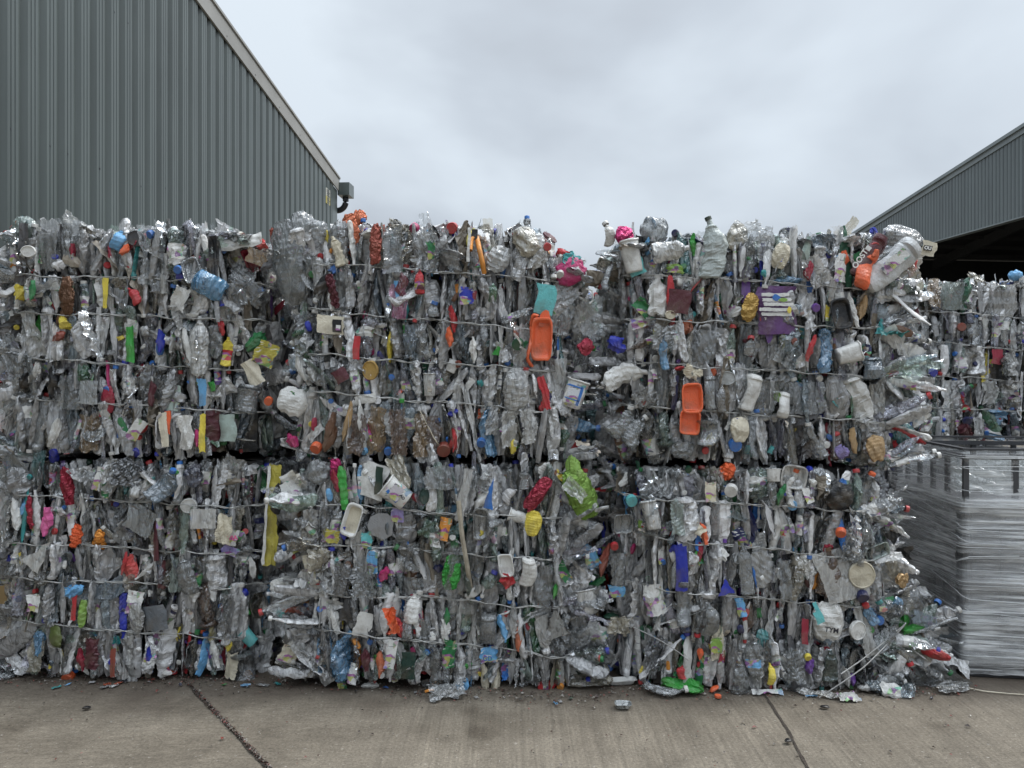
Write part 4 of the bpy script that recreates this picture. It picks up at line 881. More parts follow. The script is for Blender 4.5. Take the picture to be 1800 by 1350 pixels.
H = [
 # upper left bale
 (42,402,46,44,15,'bag','pale_green',.7),(30,396,20,14,0,'leaf','aqua'),(50,442,24,20,0,'disc','white'),(117,520,26,66,0,'foil','brown'),(30,513,30,28,0,'leaf','yellow'),(82,430,34,86,0,'sheet','clear',.35),(118,425,44,80,3,'sheet','clear',.4),
 (128,395,36,28,40,'film','white',.6),(207,420,22,40,20,'bottle','sky_blue'),(218,437,14,22,40,'leaf','orange'),(239,419,30,28,0,'disc','dark_grey'),(265,412,14,14,0,'cap','blue'),(313,474,14,14,0,'cap','blue'),(317,486,14,14,0,'cap','cobalt'),
 (54,510,12,36,0,'leaf','green'),(234,521,16,34,-32,'bottle','red'),(185,515,9,54,0,'strip','yellow'),(212,562,16,46,0,'bottle','bottle_green',.7),(228,605,15,62,0,'strip','bright_green'),(320,527,26,42,15,'film','white'),(327,612,16,72,-12,'leaf','white'),(350,608,30,104,0,'bottle','white',.85),
 (338,476,44,30,70,'tray','clear',.4),(368,502,40,50,-62,'can','sky_blue',.9),(375,452,19,74,0,'strip','black'),(424,425,22,74,80,'panel','white'),(458,428,28,18,70,'leaf','coral'),(452,452,34,26,20,'panel','tan',.7),(484,412,20,24,0,'foil','rust'),
 (386,573,13,34,-12,'leaf','red'),(400,618,20,52,8,'bottle','yellow',1,dict(col2='red')),(467,622,36,42,25,'print','dull_yellow'),(444,655,26,48,-30,'panel','cream'),(472,705,15,15,0,'cap','orange'),(280,598,14,42,0,'leaf','cobalt'),
 (190,702,24,46,0,'pouch','crimson'),(355,762,11,66,0,'strip','yellow'),(345,770,14,30,0,'leaf','magenta'),(398,752,30,48,0,'panel','pale_green'),(265,692,13,44,5,'leaf','maroon'),(88,672,18,54,0,'leaf','black'),(42,668,18,34,20,'leaf','black'),(354,690,13,48,0,'strip','sky_blue'),
 (56,655,16,42,25,'leaf','white'),(92,760,17,54,22,'leaf','white'),(95,795,14,14,0,'cap','cobalt'),(240,795,16,14,0,'cap','cobalt'),(288,755,12,60,-6,'strip','cream'),(293,742,12,40,0,'strip','orange'),(325,760,22,60,0,'film','white'),(107,560,22,26,10,'leaf','brown'),(150,760,36,66,0,'film','tan',.55),
 (112,572,30,14,60,'leaf','yellow'),(240,755,20,40,30,'print','white'),(120,690,34,60,0,'sheet','clear',.35),(155,690,28,40,0,'panel','clear',.6),(300,700,28,44,0,'print','pale_green'),(140,640,18,60,0,'film','clear',.5),(8,700,40,46,30,'sheet','clear',.4),(20,620,34,60,-20,'sheet','clear',.35),(288,480,16,70,8,'film','white',.8),(205,500,24,64,0,'sheet','clear',.55),
 (100,590,20,20,30,'leaf','rust'),(430,500,70,50,80,'film','clear',.25),(437,700,40,50,10,'can','clear',.3),(448,600,26,44,40,'leaf','green'),
 # upper middle bale
 (510,462,62,152,-8,'bag','clear',.42),(530,402,46,60,10,'bag','clear',.5),(562,408,30,40,0,'bag','clear',.5),(596,418,38,60,10,'bag','clear',.55),(574,415,12,24,-10,'leaf','yellow'),(592,442,24,54,-18,'bottle','cream'),(587,473,22,16,0,'leaf','blue'),(585,512,15,62,-12,'foil','maroon'),(567,500,26,40,20,'leaf','black'),(583,527,20,40,0,'leaf','white'),
 (618,410,27,70,-8,'foil','copper'),(632,383,22,26,20,'foil','copper'),(670,405,12,24,20,'leaf','orange'),(728,401,17,17,0,'cap','magenta'),(795,401,20,20,0,'cap','red'),(757,440,13,30,0,'print','green'),(660,430,20,70,0,'foil','rust'),(690,440,34,80,-6,'sheet','clear',.35),
 (1002,478,48,56,60,'bag','magenta'),(1005,460,46,34,70,'leaf','teal'),(958,526,34,52,10,'panel','aqua'),(583,571,44,32,4,'panel','cream'),(738,495,16,44,0,'bottle','red',1,dict(col2='maroon')),(797,560,13,50,-6,'leaf','red'),(627,611,12,40,5,'panel','red'),(790,592,12,34,0,'leaf','orange'),(651,651,28,34,0,'disc','gold'),
 (598,660,24,24,-35,'panel','maroon'),(795,644,20,22,25,'tub','white'),(833,615,14,44,-5,'leaf','white'),(755,676,22,40,0,'tub','white',.8),(727,702,34,72,0,'sheet','steel_blue',.7),(907,688,46,80,0,'bag','white',.75),(1010,692,40,50,18,'tub','white',1,dict(col2='white')),(957,690,13,60,-14,'strip','red'),(952,716,12,20,0,'leaf','red'),
 (977,672,34,84,0,'sheet','white',.75),(642,702,16,38,80,'panel','white'),(795,727,14,20,80,'leaf','cobalt'),(511,776,20,26,-30,'leaf','magenta'),(556,787,20,20,0,'cap','orange'),(640,793,13,13,0,'cap','sky_blue'),(682,793,14,14,0,'cap','blue'),(846,778,16,18,0,'cap','blue'),(797,775,15,42,0,'leaf','red'),(902,785,13,28,10,'leaf','yellow'),
 (893,755,26,62,3,'film','white',.8),(930,750,24,60,-4,'film','white',.85),(515,706,56,50,25,'bag','white'),(508,697,26,16,-20,'print','green'),(530,650,18,66,-25,'leaf','white'),(548,650,18,40,-15,'leaf','white',.8),(720,600,22,60,0,'film','steel_blue',.6),(805,640,12,12,0,'cap','rust'),(910,605,20,22,0,'cap','bottle_green'),(700,530,26,60,0,'sheet','pink',.3),
 (820,520,22,30,0,'print','cobalt'),(865,515,16,34,5,'bottle','green',.8),(764,545,20,24,0,'bottle','clear',.3,dict(cap='blue')),(712,545,12,40,0,'leaf','teal'),(698,508,14,30,0,'panel','sky_blue'),(875,455,40,50,30,'bag','white',.6),(925,425,60,40,60,'bag','cream',.85),(945,450,30,50,30,'leaf','white',.85),(962,434,14,14,0,'cap','red'),(985,482,14,16,0,'cap','white'),(990,520,46,50,40,'sheet','white',.4),
 (1030,555,60,40,60,'sheet','clear',.4),(1030,610,30,24,-40,'foil','crimson'),(985,560,40,60,10,'sheet','clear',.4),(800,460,40,26,20,'can','clear',.3),(775,470,18,24,0,'leaf','dark_grey'),(745,440,44,60,0,'film','white',.45),(705,500,20,40,0,'leaf','crimson',.7),
 (610,740,12,70,12,'leaf','tan'),(660,755,30,80,4,'film','tan',.7),(700,760,26,80,-3,'film','brown',.75),(740,765,26,76,0,'film','tan',.6),(630,765,26,70,8,'film','brown',.7),(580,760,20,70,14,'leaf','brown'),(762,760,22,60,0,'film','brown',.6),(780,790,24,18,0,'cap','rust'),(865,740,22,50,0,'film','white',.5),
 # upper right bale
 (1067,413,18,40,-8,'bottle','white',1,dict(cap='white')),(1097,413,34,30,0,'foil','magenta'),(1150,404,50,46,10,'bag','clear',.45),(1150,392,14,22,0,'leaf','sky_blue'),(1187,410,13,13,0,'cap','navy'),(1178,441,34,62,80,'bottle','white',.9),(1140,433,18,30,5,'leaf','sky_blue'),(1110,450,34,58,-12,'tub','white'),(1117,467,28,36,-20,'panel','aqua'),
 (1187,472,30,15,5,'print','lime'),(1220,430,12,38,0,'leaf','bright_green'),(1297,418,40,50,0,'bag','cream',.7),(1372,450,28,44,12,'pouch','cream'),(1420,445,16,60,8,'leaf','pale_green'),(1492,403,15,46,36,'strip','cream',.85),(1537,408,18,18,0,'leaf','cobalt'),(1575,412,50,34,0,'bag','white',.55),
 (1605,470,14,34,18,'leaf','coral'),(1612,450,40,30,60,'leaf','white'),(1423,475,14,34,8,'leaf','crimson'),(1455,430,40,34,30,'bottle','steel_blue',.6),(1312,500,15,66,3,'panel','purple'),(1318,540,28,50,14,'foil','gold'),(1195,530,38,42,5,'panel','maroon'),(1178,554,18,16,0,'disc','cream'),(1130,542,22,36,-40,'print','green'),
 (1212,492,18,52,86,'can','white'),(1434,541,14,14,0,'cap','purple'),(1478,552,32,52,-8,'tray','black',1,dict(col2='black')),(1502,545,12,64,-14,'leaf','white'),(1518,540,18,44,12,'leaf','tan'),(1085,605,28,34,-60,'leaf','cobalt'),(1130,563,20,44,70,'print','white'),(1133,570,12,20,70,'leaf','orange'),(1378,597,12,34,4,'leaf','yellow'),
 (1492,622,34,38,75,'tub','white'),(1532,648,34,40,0,'can','steel_blue',.85),(1428,612,12,48,14,'leaf','red'),(1390,585,16,14,0,'leaf','lilac'),(1395,598,22,14,0,'leaf','rust'),(1100,666,36,78,72,'bottle','white'),(1195,648,10,18,80,'leaf','red'),(1212,652,12,26,-70,'leaf','white'),(1222,643,12,44,-84,'panel','white'),(1251,655,16,14,0,'cap','orange'),
 (1318,690,28,66,14,'can','white',1),(1320,668,12,16,0,'leaf','aqua'),(1378,712,20,46,12,'can','white'),(1366,697,12,18,0,'disc','lime'),(1186,690,10,60,2,'strip','navy'),(1292,782,22,22,0,'cap','blue'),(1248,772,12,24,15,'bottle','yellow'),(1240,792,12,14,0,'cap','red'),(1590,765,50,40,50,'bag','teal',.75),(1600,772,14,44,-60,'leaf','bottle_green'),
 (1578,785,14,26,-20,'leaf','red'),(1540,788,34,44,0,'bag','tan'),(1503,775,16,44,-6,'leaf','tan'),(1302,744,20,18,180,'tri','cobalt'),(1300,755,34,44,0,'bag','cream'),(1480,795,28,22,20,'leaf','lilac'),(1278,665,30,24,0,'disc','clear',.4),(1215,655,30,20,20,'film','cream'),(1365,735,16,48,86,'leaf','white'),(1440,665,12,16,0,'cap','white'),(1550,650,26,60,-10,'film','clear',.5),
 (1250,690,20,60,0,'can','clear',.5),(1270,700,16,50,0,'bottle','grey',.6),(1420,700,60,56,0,'sheet','clear',.35),(1380,620,40,44,30,'film','clear',.5),(1240,610,40,60,10,'sheet','clear',.3),(1345,430,30,60,0,'film','clear',.5),(1165,595,40,44,0,'film','clear',.5),(1170,620,14,60,0,'bottle','sky_blue',.7),(1205,575,24,30,30,'leaf','copper'),(1320,610,20,30,0,'bottle','clear',.4,dict(cap='red')),
 (1310,400,40,20,0,'film','white',.6),(1462,520,14,60,6,'strip','white',.8),(1560,610,34,80,14,'sheet','white',.4),(1590,560,50,50,40,'sheet','clear',.35),(1570,530,60,60,50,'film','white',.3),(1330,700,60,70,10,'sheet','clear',.25),(1240,760,34,44,0,'can','clear',.35),(1200,790,40,30,0,'bag','clear',.3),(1140,700,44,30,30,'film','white',.45),(1090,740,34,60,40,'bottle','clear',.4,dict(cap='white')),(1120,760,30,60,30,'bottle','clear',.4,dict(cap='white')),
 (1375,460,14,12,0,'leaf','cobalt'),(1345,480,10,14,0,'leaf','teal'),(1385,492,16,50,84,'leaf','sky_blue',.8),(1430,495,20,40,10,'leaf','blue'),(1430,480,36,50,-30,'film','white',.7),(1480,470,20,50,8,'print','white'),(1485,455,14,30,10,'leaf','orange'),
 # lower left bale
 (30,868,20,40,10,'foil','maroon'),(24,905,18,56,-12,'leaf','white'),(78,918,18,50,2,'leaf','pink'),(52,900,10,60,-6,'foil','crimson'),(133,942,20,40,8,'foil','orange'),(175,942,18,22,0,'foil','amber'),(174,958,26,18,0,'foil','amber'),(118,855,22,66,-8,'foil','crimson'),(332,889,28,26,0,'disc','white'),(357,912,42,34,0,'panel','white',.8),(225,1003,26,56,6,'leaf','coral'),(216,990,8,40,12,'leaf','red'),
 (301,966,12,10,0,'cap','red'),(173,842,15,42,16,'print','white'),(285,852,36,60,38,'bottle','steel_blue',.7,dict(cap='blue')),(340,838,36,30,60,'bag','navy',.6),(395,930,28,50,8,'film','cream'),(270,1087,42,44,-10,'panel','slate'),(288,1108,28,72,18,'print','white'),(145,1078,14,46,4,'pouch','lime'),(98,1120,24,38,-10,'bag','olive'),(315,1112,12,30,14,'leaf','yellow'),
 (158,1150,22,54,4,'film','maroon'),(141,1160,12,40,-6,'leaf','crimson'),(198,1165,9,48,0,'strip','rust'),(435,1188,18,18,0,'cap','amber'),(436,1120,24,30,-40,'tub','aqua'),(428,1043,16,18,0,'cap','cobalt'),(70,975,36,56,40,'tri','white',.85),(180,1040,30,74,70,'sheet','steel_blue',.5),(128,1040,20,36,60,'leaf','sky_blue'),(130,1065,10,50,0,'strip','red'),
 (237,1060,30,40,10,'print','white'),(240,1085,28,50,0,'bag','white',.7),(340,1045,18,26,0,'leaf','white'),(372,1045,14,24,-10,'leaf','white'),(190,1090,34,80,4,'film','grey'),(225,1100,24,60,0,'film','dark_grey',.8),(378,1150,12,50,-10,'leaf','white'),(405,1170,20,44,10,'film','cream'),(404,1190,14,24,0,'leaf','blue'),(260,1155,10,40,0,'leaf','cobalt'),
 (65,1130,20,44,6,'leaf','sky_blue',.8),(120,1190,20,16,0,'cap','orange'),(283,1010,14,50,10,'leaf','maroon'),(275,950,10,70,-3,'strip','maroon'),(295,985,12,34,6,'leaf','black'),(95,805,16,16,0,'cap','cobalt'),(70,820,20,60,-4,'sheet','teal',.4),(248,915,50,46,30,'panel','clear',.5),(110,830,16,40,-8,'leaf','purple',.8),(20,830,60,50,-50,'sheet','clear',.35),(300,830,20,14,0,'leaf','bright_green'),
 (195,835,24,60,20,'film','white',.5),(225,830,50,44,0,'film','dark_grey',.7),(370,1115,14,30,0,'leaf','yellow'),(430,1170,40,56,0,'can','clear',.3),(190,880,46,60,0,'film','clear',.35),(330,1010,30,70,-14,'bottle','clear',.4),(400,1080,28,70,0,'film','grey',.5),(310,1010,22,60,8,'film','pale_green',.6),(400,830,40,60,30,'sheet','white',.4),
 (403,968,30,16,20,'print','lilac'),(408,945,18,28,10,'print','white'),(220,855,12,28,0,'leaf','teal',.8),(240,860,18,30,0,'can','white',.8),(65,1150,24,60,0,'film','cream',.5),(440,1000,14,40,-14,'leaf','white'),(285,1185,24,14,0,'leaf','white'),(400,1135,12,20,0,'leaf','yellow'),(60,1060,24,30,0,'print','white',1),
 # lower middle bale
 (520,862,44,46,-32,'print','white'),(506,838,14,26,60,'panel','white'),(590,822,20,34,6,'foil','magenta'),(588,846,16,40,-14,'leaf','crimson'),(603,858,16,76,-6,'bag','bright_green'),(655,845,46,60,16,'panel','white'),(666,845,14,48,3,'panel','dark_green'),(696,866,42,48,-52,'tub','white',1,dict(col2='white')),(683,890,26,16,60,'leaf','aqua'),(620,914,30,56,16,'tray','white',1,dict(col2='cream')),(604,937,14,24,-20,'leaf','cobalt'),
 (670,925,48,46,-30,'pent','grey'),(699,905,20,26,0,'print','lilac'),(863,868,16,54,12,'tri','blue'),(846,880,16,44,35,'leaf','white'),(746,872,17,28,0,'disc','dark_green'),(936,920,32,44,8,'bag','yellow'),(915,910,22,44,-70,'tub','white'),(945,868,26,66,36,'foil','crimson'),(958,824,18,28,30,'bottle','white'),(795,1005,32,62,10,'foil','bright_green'),
 (890,993,26,38,-8,'tray','white',1,dict(col2='white')),(925,1005,24,50,8,'can','white'),(893,1022,26,26,0,'leaf','red'),(770,1000,18,14,0,'leaf','navy'),(726,1070,24,52,6,'bottle','white'),(655,990,20,40,0,'print','sky_blue'),(675,1010,18,28,30,'leaf','magenta'),(545,1000,18,50,-14,'print','cream'),(580,943,30,24,8,'print','dull_yellow'),
 (590,945,10,16,0,'leaf','red'),(510,1030,34,72,84,'bag','white'),(492,1082,16,38,-55,'bottle','aqua'),(586,1090,20,52,-14,'leaf','white'),(640,1098,28,44,16,'panel','white'),(690,1090,20,46,-12,'film','orange'),(697,1105,22,36,-30,'leaf','red'),(718,1170,24,48,2,'panel','dark_green'),(667,1168,14,46,0,'leaf','copper'),(640,1160,16,40,0,'leaf','maroon'),(687,1150,18,50,8,'print','white'),
 (858,1150,30,28,0,'print','sky_blue'),(852,1195,17,56,-3,'leaf','cream'),(870,1195,17,56,3,'leaf','cream'),(860,1105,28,56,0,'can','clear',.35),(813,1203,20,26,0,'bag','sky_blue'),(880,1218,14,14,0,'cap','green'),(962,1207,20,34,80,'bottle','red',1,dict(col2='white')),(985,1207,12,12,0,'cap','amber'),(1020,1178,32,62,-28,'print','cream'),(1020,1172,12,24,-30,'leaf','yellow'),
 (1030,1056,44,44,-10,'tub','white',.9),(1005,1062,30,20,-40,'leaf','brown'),(960,1040,44,90,0,'sheet','clear',.3),(883,1105,12,50,-14,'leaf','sky_blue'),(912,1115,14,60,0,'leaf','copper'),(785,1085,10,30,0,'leaf','green'),(783,1110,16,44,-10,'leaf','white'),(1035,975,24,50,-40,'print','sky_blue'),(990,1005,18,40,-30,'print','green'),(978,1035,10,34,14,'leaf','bright_green'),
 (918,1060,20,70,0,'film','clear',.5),(985,1130,50,60,30,'film','clear',.3),(600,1195,16,38,-4,'print','green'),(620,1185,16,36,10,'print','white'),(655,1205,30,14,0,'bottle','white',1,dict(cap='red')),(540,880,24,60,0,'can','clear',.3),(700,830,30,60,-24,'film','cream',.85),(560,830,40,40,20,'bag','clear',.5),(645,950,18,30,0,'print','aqua'),(750,930,24,30,20,'film','green',.4),(770,840,50,40,0,'sheet','clear',.35),
 (815,870,14,90,10,'strip','white',.7),(845,850,30,30,0,'film','clear',.4),(920,845,18,30,0,'can','clear',.3),(845,920,26,54,0,'tray','clear',.4),(780,930,20,40,10,'print','amber'),(560,985,40,50,40,'leaf','cream',.8),(570,1025,30,50,-20,'leaf','white',.85),(640,1020,40,60,0,'film','clear',.4),(600,1020,28,60,8,'film','grey',.5),(725,1035,50,40,0,'sheet','clear',.5),(810,1060,40,34,0,'sheet','white',.4),
 (900,1090,20,60,0,'leaf','white',.6),(970,1100,40,44,-20,'panel','clear',.6),(508,1150,30,30,20,'print','cream'),(530,1150,50,16,-60,'leaf','rust'),(790,1150,22,50,4,'print','green'),(985,910,40,60,60,'sheet','clear',.4),(1000,950,30,60,20,'film','clear',.4),(960,1120,20,30,0,'bag','white',.6),(560,1120,40,60,-10,'film','dark_grey',.7),(1010,1120,50,90,-14,'sheet','clear',.35),(720,980,30,50,0,'film','clear',.3),
 (815,1000,60,80,0,'sheet','clear',.25),(780,1210,70,50,60,'sheet','clear',.4),(740,1120,20,60,0,'film','clear',.4),(1055,1150,40,50,-50,'film','clear',.45),(1048,1115,34,40,-60,'print','white'),(548,920,22,50,0,'film','white',.6),
 # lower right bale
 (1197,1000,20,80,-2,'panel','cobalt'),(1193,965,26,16,-30,'leaf','cobalt'),(1275,1032,30,26,-10,'tri','cobalt'),(1237,938,14,40,-12,'leaf','orange'),(1228,932,24,18,40,'film','cream'),(1307,947,28,40,-24,'print','navy'),(1421,996,44,44,0,'leaf','white'),(1480,1010,76,90,-14,'panel','white',.6),(1455,1092,54,70,0,'bag','white'),(1455,1124,40,20,0,'leaf','steel_blue'),
 (1515,1010,44,48,0,'disc','cream'),(1516,1048,20,18,0,'cap','navy'),(1395,838,42,40,8,'tray','white',.9),(1475,872,50,50,20,'bag','black'),(1505,905,20,60,4,'leaf','blue'),(1503,885,16,30,0,'leaf','steel_blue'),(1478,936,17,14,0,'cap','orange'),(1540,968,26,44,70,'tray','pale_green',.7,dict(col2='dark_green')),(1592,1092,16,50,6,'leaf','bright_green'),(1610,1105,16,40,80,'leaf','bright_green'),
 (1632,1142,12,34,-60,'leaf','pink'),(1548,1206,16,38,-14,'pouch','orange'),(1552,1212,15,15,0,'cap','orange'),(1452,1141,13,13,0,'cap','crimson'),(1466,1142,15,13,0,'cap','white'),(1458,1170,26,56,0,'bottle','dark_green',.85),(1353,1185,13,36,0,'bottle','yellow'),(1354,1206,12,14,0,'leaf','red'),(1330,1155,28,66,0,'bottle','clear',.4,dict(col2='sky_blue')),(1200,1182,14,24,0,'bottle','red'),
 (1508,1108,30,34,0,'disc','white'),(1393,888,17,20,0,'cap','sky_blue'),(1110,880,20,20,0,'cap','aqua'),(1340,1130,22,50,0,'bag','aqua',.8),(1260,1130,20,60,3,'strip','cream'),(1260,1135,20,28,0,'print','lime'),(1230,1150,12,20,0,'leaf','orange'),(1415,1110,12,44,3,'panel','crimson'),(1303,1068,14,34,-14,'print','sky_blue'),(1150,1055,34,54,-12,'print','white'),(1145,1055,24,10,20,'leaf','white'),
 (1375,870,12,40,20,'leaf','green'),(1250,865,20,34,0,'print','cream'),(1278,828,26,30,30,'foil','orange'),(1210,825,12,10,0,'cap','bottle_green'),(1285,862,22,18,-20,'cap','white'),(1360,835,24,22,0,'tub','white'),(1420,870,14,28,-20,'print','white'),(1335,960,24,50,4,'film','white',.7),(1190,910,24,60,0,'film','pale_green',.6),(1145,905,30,50,-12,'tub','white',.8),(1130,930,14,30,-10,'leaf','lime'),(1095,920,34,34,0,'tray','clear',.5),
 (1455,965,14,20,0,'foil','crimson'),(1232,970,12,34,0,'leaf','crimson'),(1270,975,20,26,-30,'leaf','white'),(1340,1000,44,60,-30,'sheet','white',.5),(1540,1000,60,60,20,'sheet','clear',.35),(1560,1000,50,50,60,'bag','cream',.6),(1586,1020,24,24,0,'foil','tan'),(1520,1100,24,110,-12,'strip','white',.7),(1590,1060,60,60,0,'bag','clear',.3),(1625,1090,50,24,20,'sheet','steel_blue',.7),
 (1600,1140,24,80,-60,'film','cream',.7),(1640,1130,20,50,-50,'film','clear',.6),(1602,1165,14,14,0,'cap','white'),(1628,1165,12,14,0,'cap','amber'),(1560,1180,30,70,-14,'film','clear',.35),(1620,1200,60,50,-50,'sheet','clear',.35),(1665,1200,40,70,-70,'sheet','clear',.4),(1570,1150,26,50,-30,'bottle','grey',.5,dict(cap='white')),(1530,1080,20,40,-30,'bottle','sky_blue',.6,dict(cap='red')),(1545,1090,16,16,0,'cap','blue'),
 (1470,1200,40,26,60,'film','white',.5),(1490,1190,14,40,-14,'leaf','white',.8),(1500,1195,14,20,0,'leaf','purple'),(1425,1170,14,30,0,'leaf','purple'),(1420,1155,12,12,0,'cap','yellow'),(1400,1170,30,60,0,'film','clear',.4),(1090,1100,40,30,0,'film','cream',.8),(1080,960,14,14,0,'cap','red'),(1090,1000,30,60,10,'film','clear',.4),(1065,985,16,60,14,'leaf','rust'),(1085,1040,30,20,0,'print','sky_blue'),
 (1480,1060,34,30,-30,'tri','white',.7),(1225,880,60,40,20,'sheet','clear',.4),(1300,1190,30,60,0,'bottle','clear',.4),(1245,1090,26,60,0,'bottle','clear',.3),(1150,1150,40,60,10,'film','dark_grey',.6),(1200,1060,24,80,0,'can','clear',.35),(1380,1020,20,70,0,'film','clear',.5),(1310,1000,24,90,-6,'bottle','clear',.35),(1500,960,40,60,10,'film','clear',.4),(1550,920,50,44,-50,'film','clear',.4),(1535,860,60,60,0,'film','dark_grey',.5),
 # second-row bale
 (1753,627,20,26,6,'panel','crimson'),(1640,655,14,18,0,'cap','cobalt'),(1785,484,26,18,0,'bag','sky_blue'),(1700,760,26,30,0,'leaf','maroon'),(1705,545,12,50,0,'bottle','navy',.8),(1725,500,50,20,70,'leaf','cream',.8),(1645,515,22,50,0,'film','tan',.6),(1690,575,14,30,0,'cap','rust'),(1680,520,50,50,0,'sheet','pale_green',.4),(1760,530,50,60,0,'sheet','white',.5),(1720,750,18,30,0,'film','white',.8),
 (1615,555,16,30,0,'leaf','maroon'),(1700,740,14,14,0,'cap','navy'),(1780,640,20,40,0,'film','white',.7),(1740,690,20,40,0,'film','white',.6),
]
SLOT_SHADE_FILMS = [(452,560,60,110,14,'film','dark_grey',.7),(462,640,56,120,-10,'film','black',.75),(440,520,50,90,30,'film','dark_grey',.6),(470,735,50,90,8,'film','dark_grey',.75)]  # dark films in the slot, coloured dark to deepen its shade
for h in SLOT_SHADE_FILMS: hero(*h[:7], out=-.02, alpha=h[7])
for h in H:
    x, y, wp, hp, rot, kind, col = h[:7]
    al = h[7] if len(h) > 7 else 1.0; kw = h[8] if len(h) > 8 else {}
    area = wp * hp
    hero(x, y, wp, hp, rot, kind, col, out=0.0 if area > 2200 else U(.004, .03), alpha=al, **kw)

# ---- special pieces
def part_of(key, g, name, mats, label=None, parent=None, tint=False):
    B = BALES[key]
    if parent is None: o = g.build(name, mats, B['root'], local=(B['org'], np.eye(3)), tint=tint)
    else: o = g.build(name, mats, parent, local=(B['org'] + np.array(parent.location), np.eye(3)), tint=tint)
    if label: o['label'] = label
    return o
def fp(key, x, y, out):
    """point on a bale's face under a photograph position, `out` metres proud"""
    B = BALES[key]; X0, Z0 = PX(x, B['yf']), PZ(y, B['yf']); Y = min(B['fy'](min(max(X0, B['x0'] + .05), B['x1'] - .05), Z0), B['yf'] + .08) - out
    return np.array([PX(x, Y), Y, PZ(y, Y)])
def rope(key, pts, r, col, name, out=.05, m=HD, label=None, seg=8):
    P = np.array([fp(key, p[0], p[1], p[2] if len(p) > 2 else out) for p in pts]); t = np.linspace(0, len(P) - 1, len(P) * 6)
    P = np.stack([np.interp(t, np.arange(len(P)), P[:, k]) for k in range(3)], 1)
    k_ = np.array([.25, .5, .25]); 
    for _ in range(3): P[1:-1] = P[:-2] * .25 + P[1:-1] * .5 + P[2:] * .25
    g = Geo(); g.grid(tube(P, r, seg), C(col), m, True, True); return part_of(key, g, name, WASTE, label, tint=True)
M_TXT = {'l': M_INK_L, 'd': M_INK_D, 'p': plain('pink_print', (.75, .12, .3), .5), 'b': plain('blue_print', (.06, .16, .45), .5)}
def text(key, parent, s_, x, y, hpx, rot, mk, out, yaw=0.0):
    B = BALES[key]; cu = bpy.data.curves.new('printed_text', 'FONT'); cu.body = s_; cu.size = hpx * B['yf'] / F_PX * 1.35; cu.align_x = 'CENTER'; cu.align_y = 'CENTER'; cu.extrude = .0004; cu.offset = .0009
    tmp = bpy.data.objects.new('tmp_text', cu); COL.objects.link(tmp); me = bpy.data.meshes.new_from_object(tmp); bpy.data.objects.remove(tmp); me.materials.clear(); me.materials.append(M_TXT[mk]); o = bpy.data.objects.new('printed_text', me); COL.objects.link(o)
    p = fp(key, x, y, out); o.parent = parent; o.location = p - B['org'] - np.array(parent.location); o.rotation_euler = (R(90), -R(rot), yaw)
    return o
def flat(key, x, y, w_, h_, rot, col, out, name, parent, m=HD, shape='rect', nu=6, nv=6, amp=0.0, jag=0.0, label=None):
    B = BALES[key]; k = B['yf'] / F_PX; g = Geo(); a = math.radians(rot)
    g.add(g_sheet(h_ * k, w_ * k, C(col) if isinstance(col, str) else col, m, amp=amp, nu=nu, nv=nv, shape=shape, jag=jag), basis((math.sin(a), 0, math.cos(a)), 0), fp(key, x, y, out))
    return part_of(key, g, name, WASTE, label, parent, tint=True)

# orange scoop with its strap
o, Y = hero(953, 596, 36, 72, 2, 'tray', 'orange', out=.05, name='plastic_scoop', yaw=-.25, pitch=.0); o['label'] = 'bright orange plastic scoop standing proud of the bale'
rope('UM', [(946, 556), (937, 553), (933, 570), (935, 590), (931, 612), (926, 630), (934, 643), (944, 650)], .009, 'orange', 'scoop_strap', .06)
flat('UM', 957, 560, 20, 30, 20, 'orange', .075, 'scoop_lip', o, shape='leaf', amp=.002)
# orange two-part holder under a wire
o, Y = hero(1216, 700, 34, 50, -3, 'tray', 'orange', out=.035, name='orange_holder', yaw=0, pitch=0); o['label'] = 'bright orange moulded holder, upper half'
o, Y = hero(1212, 742, 34, 42, 4, 'tray', 'orange', out=.035, name='orange_holder', yaw=0, pitch=0); o['label'] = 'bright orange moulded holder, lower half'
# purple printed panel with brush stripes
o, Y = hero(1366, 545, 66, 84, 0, 'panel', (.115, .045, .16, 1), out=.02, name='printed_panel', yaw=0, pitch=0); o['label'] = 'purple panel printed with white brush stripes'
flat('UR', 1352, 583, 40, 14, 95, 'purple', .062, 'plastic_panel', o, shape='leaf', amp=.002)
for i, yy in enumerate((518, 527, 535, 544, 552, 560, 569)):
    flat('UR', 1366 + (i % 3 - 1) * 3, yy, 6, 54 - abs(i - 3) * 2, 90, 'white', .066, 'print_stripe', o, nu=14, jag=.10)
for (x, y, w_, h_, c) in ((1364, 523, 12, 12, 'blue'), (1376, 527, 16, 7, 'lime'), (1342, 560, 12, 14, 'red'), (1388, 545, 8, 12, 'yellow'), (1384, 560, 8, 8, 'amber'), (1368, 568, 18, 5, 'brown')):
    flat('UR', x, y, w_, h_, 0, c, .069, 'print_patch', o, jag=.08, shape='leaf')
# upright grey bottle with green cap, top of the upper right bale
o, Y = hero(1245, 437, 40, 104, 0, 'bottle', (.42, .47, .46, .55), out=.03, cap='dark_green', name='grey_bottle', yaw=0, pitch=0, label=False); o['label'] = 'upright grey bottle with a dark green cap'
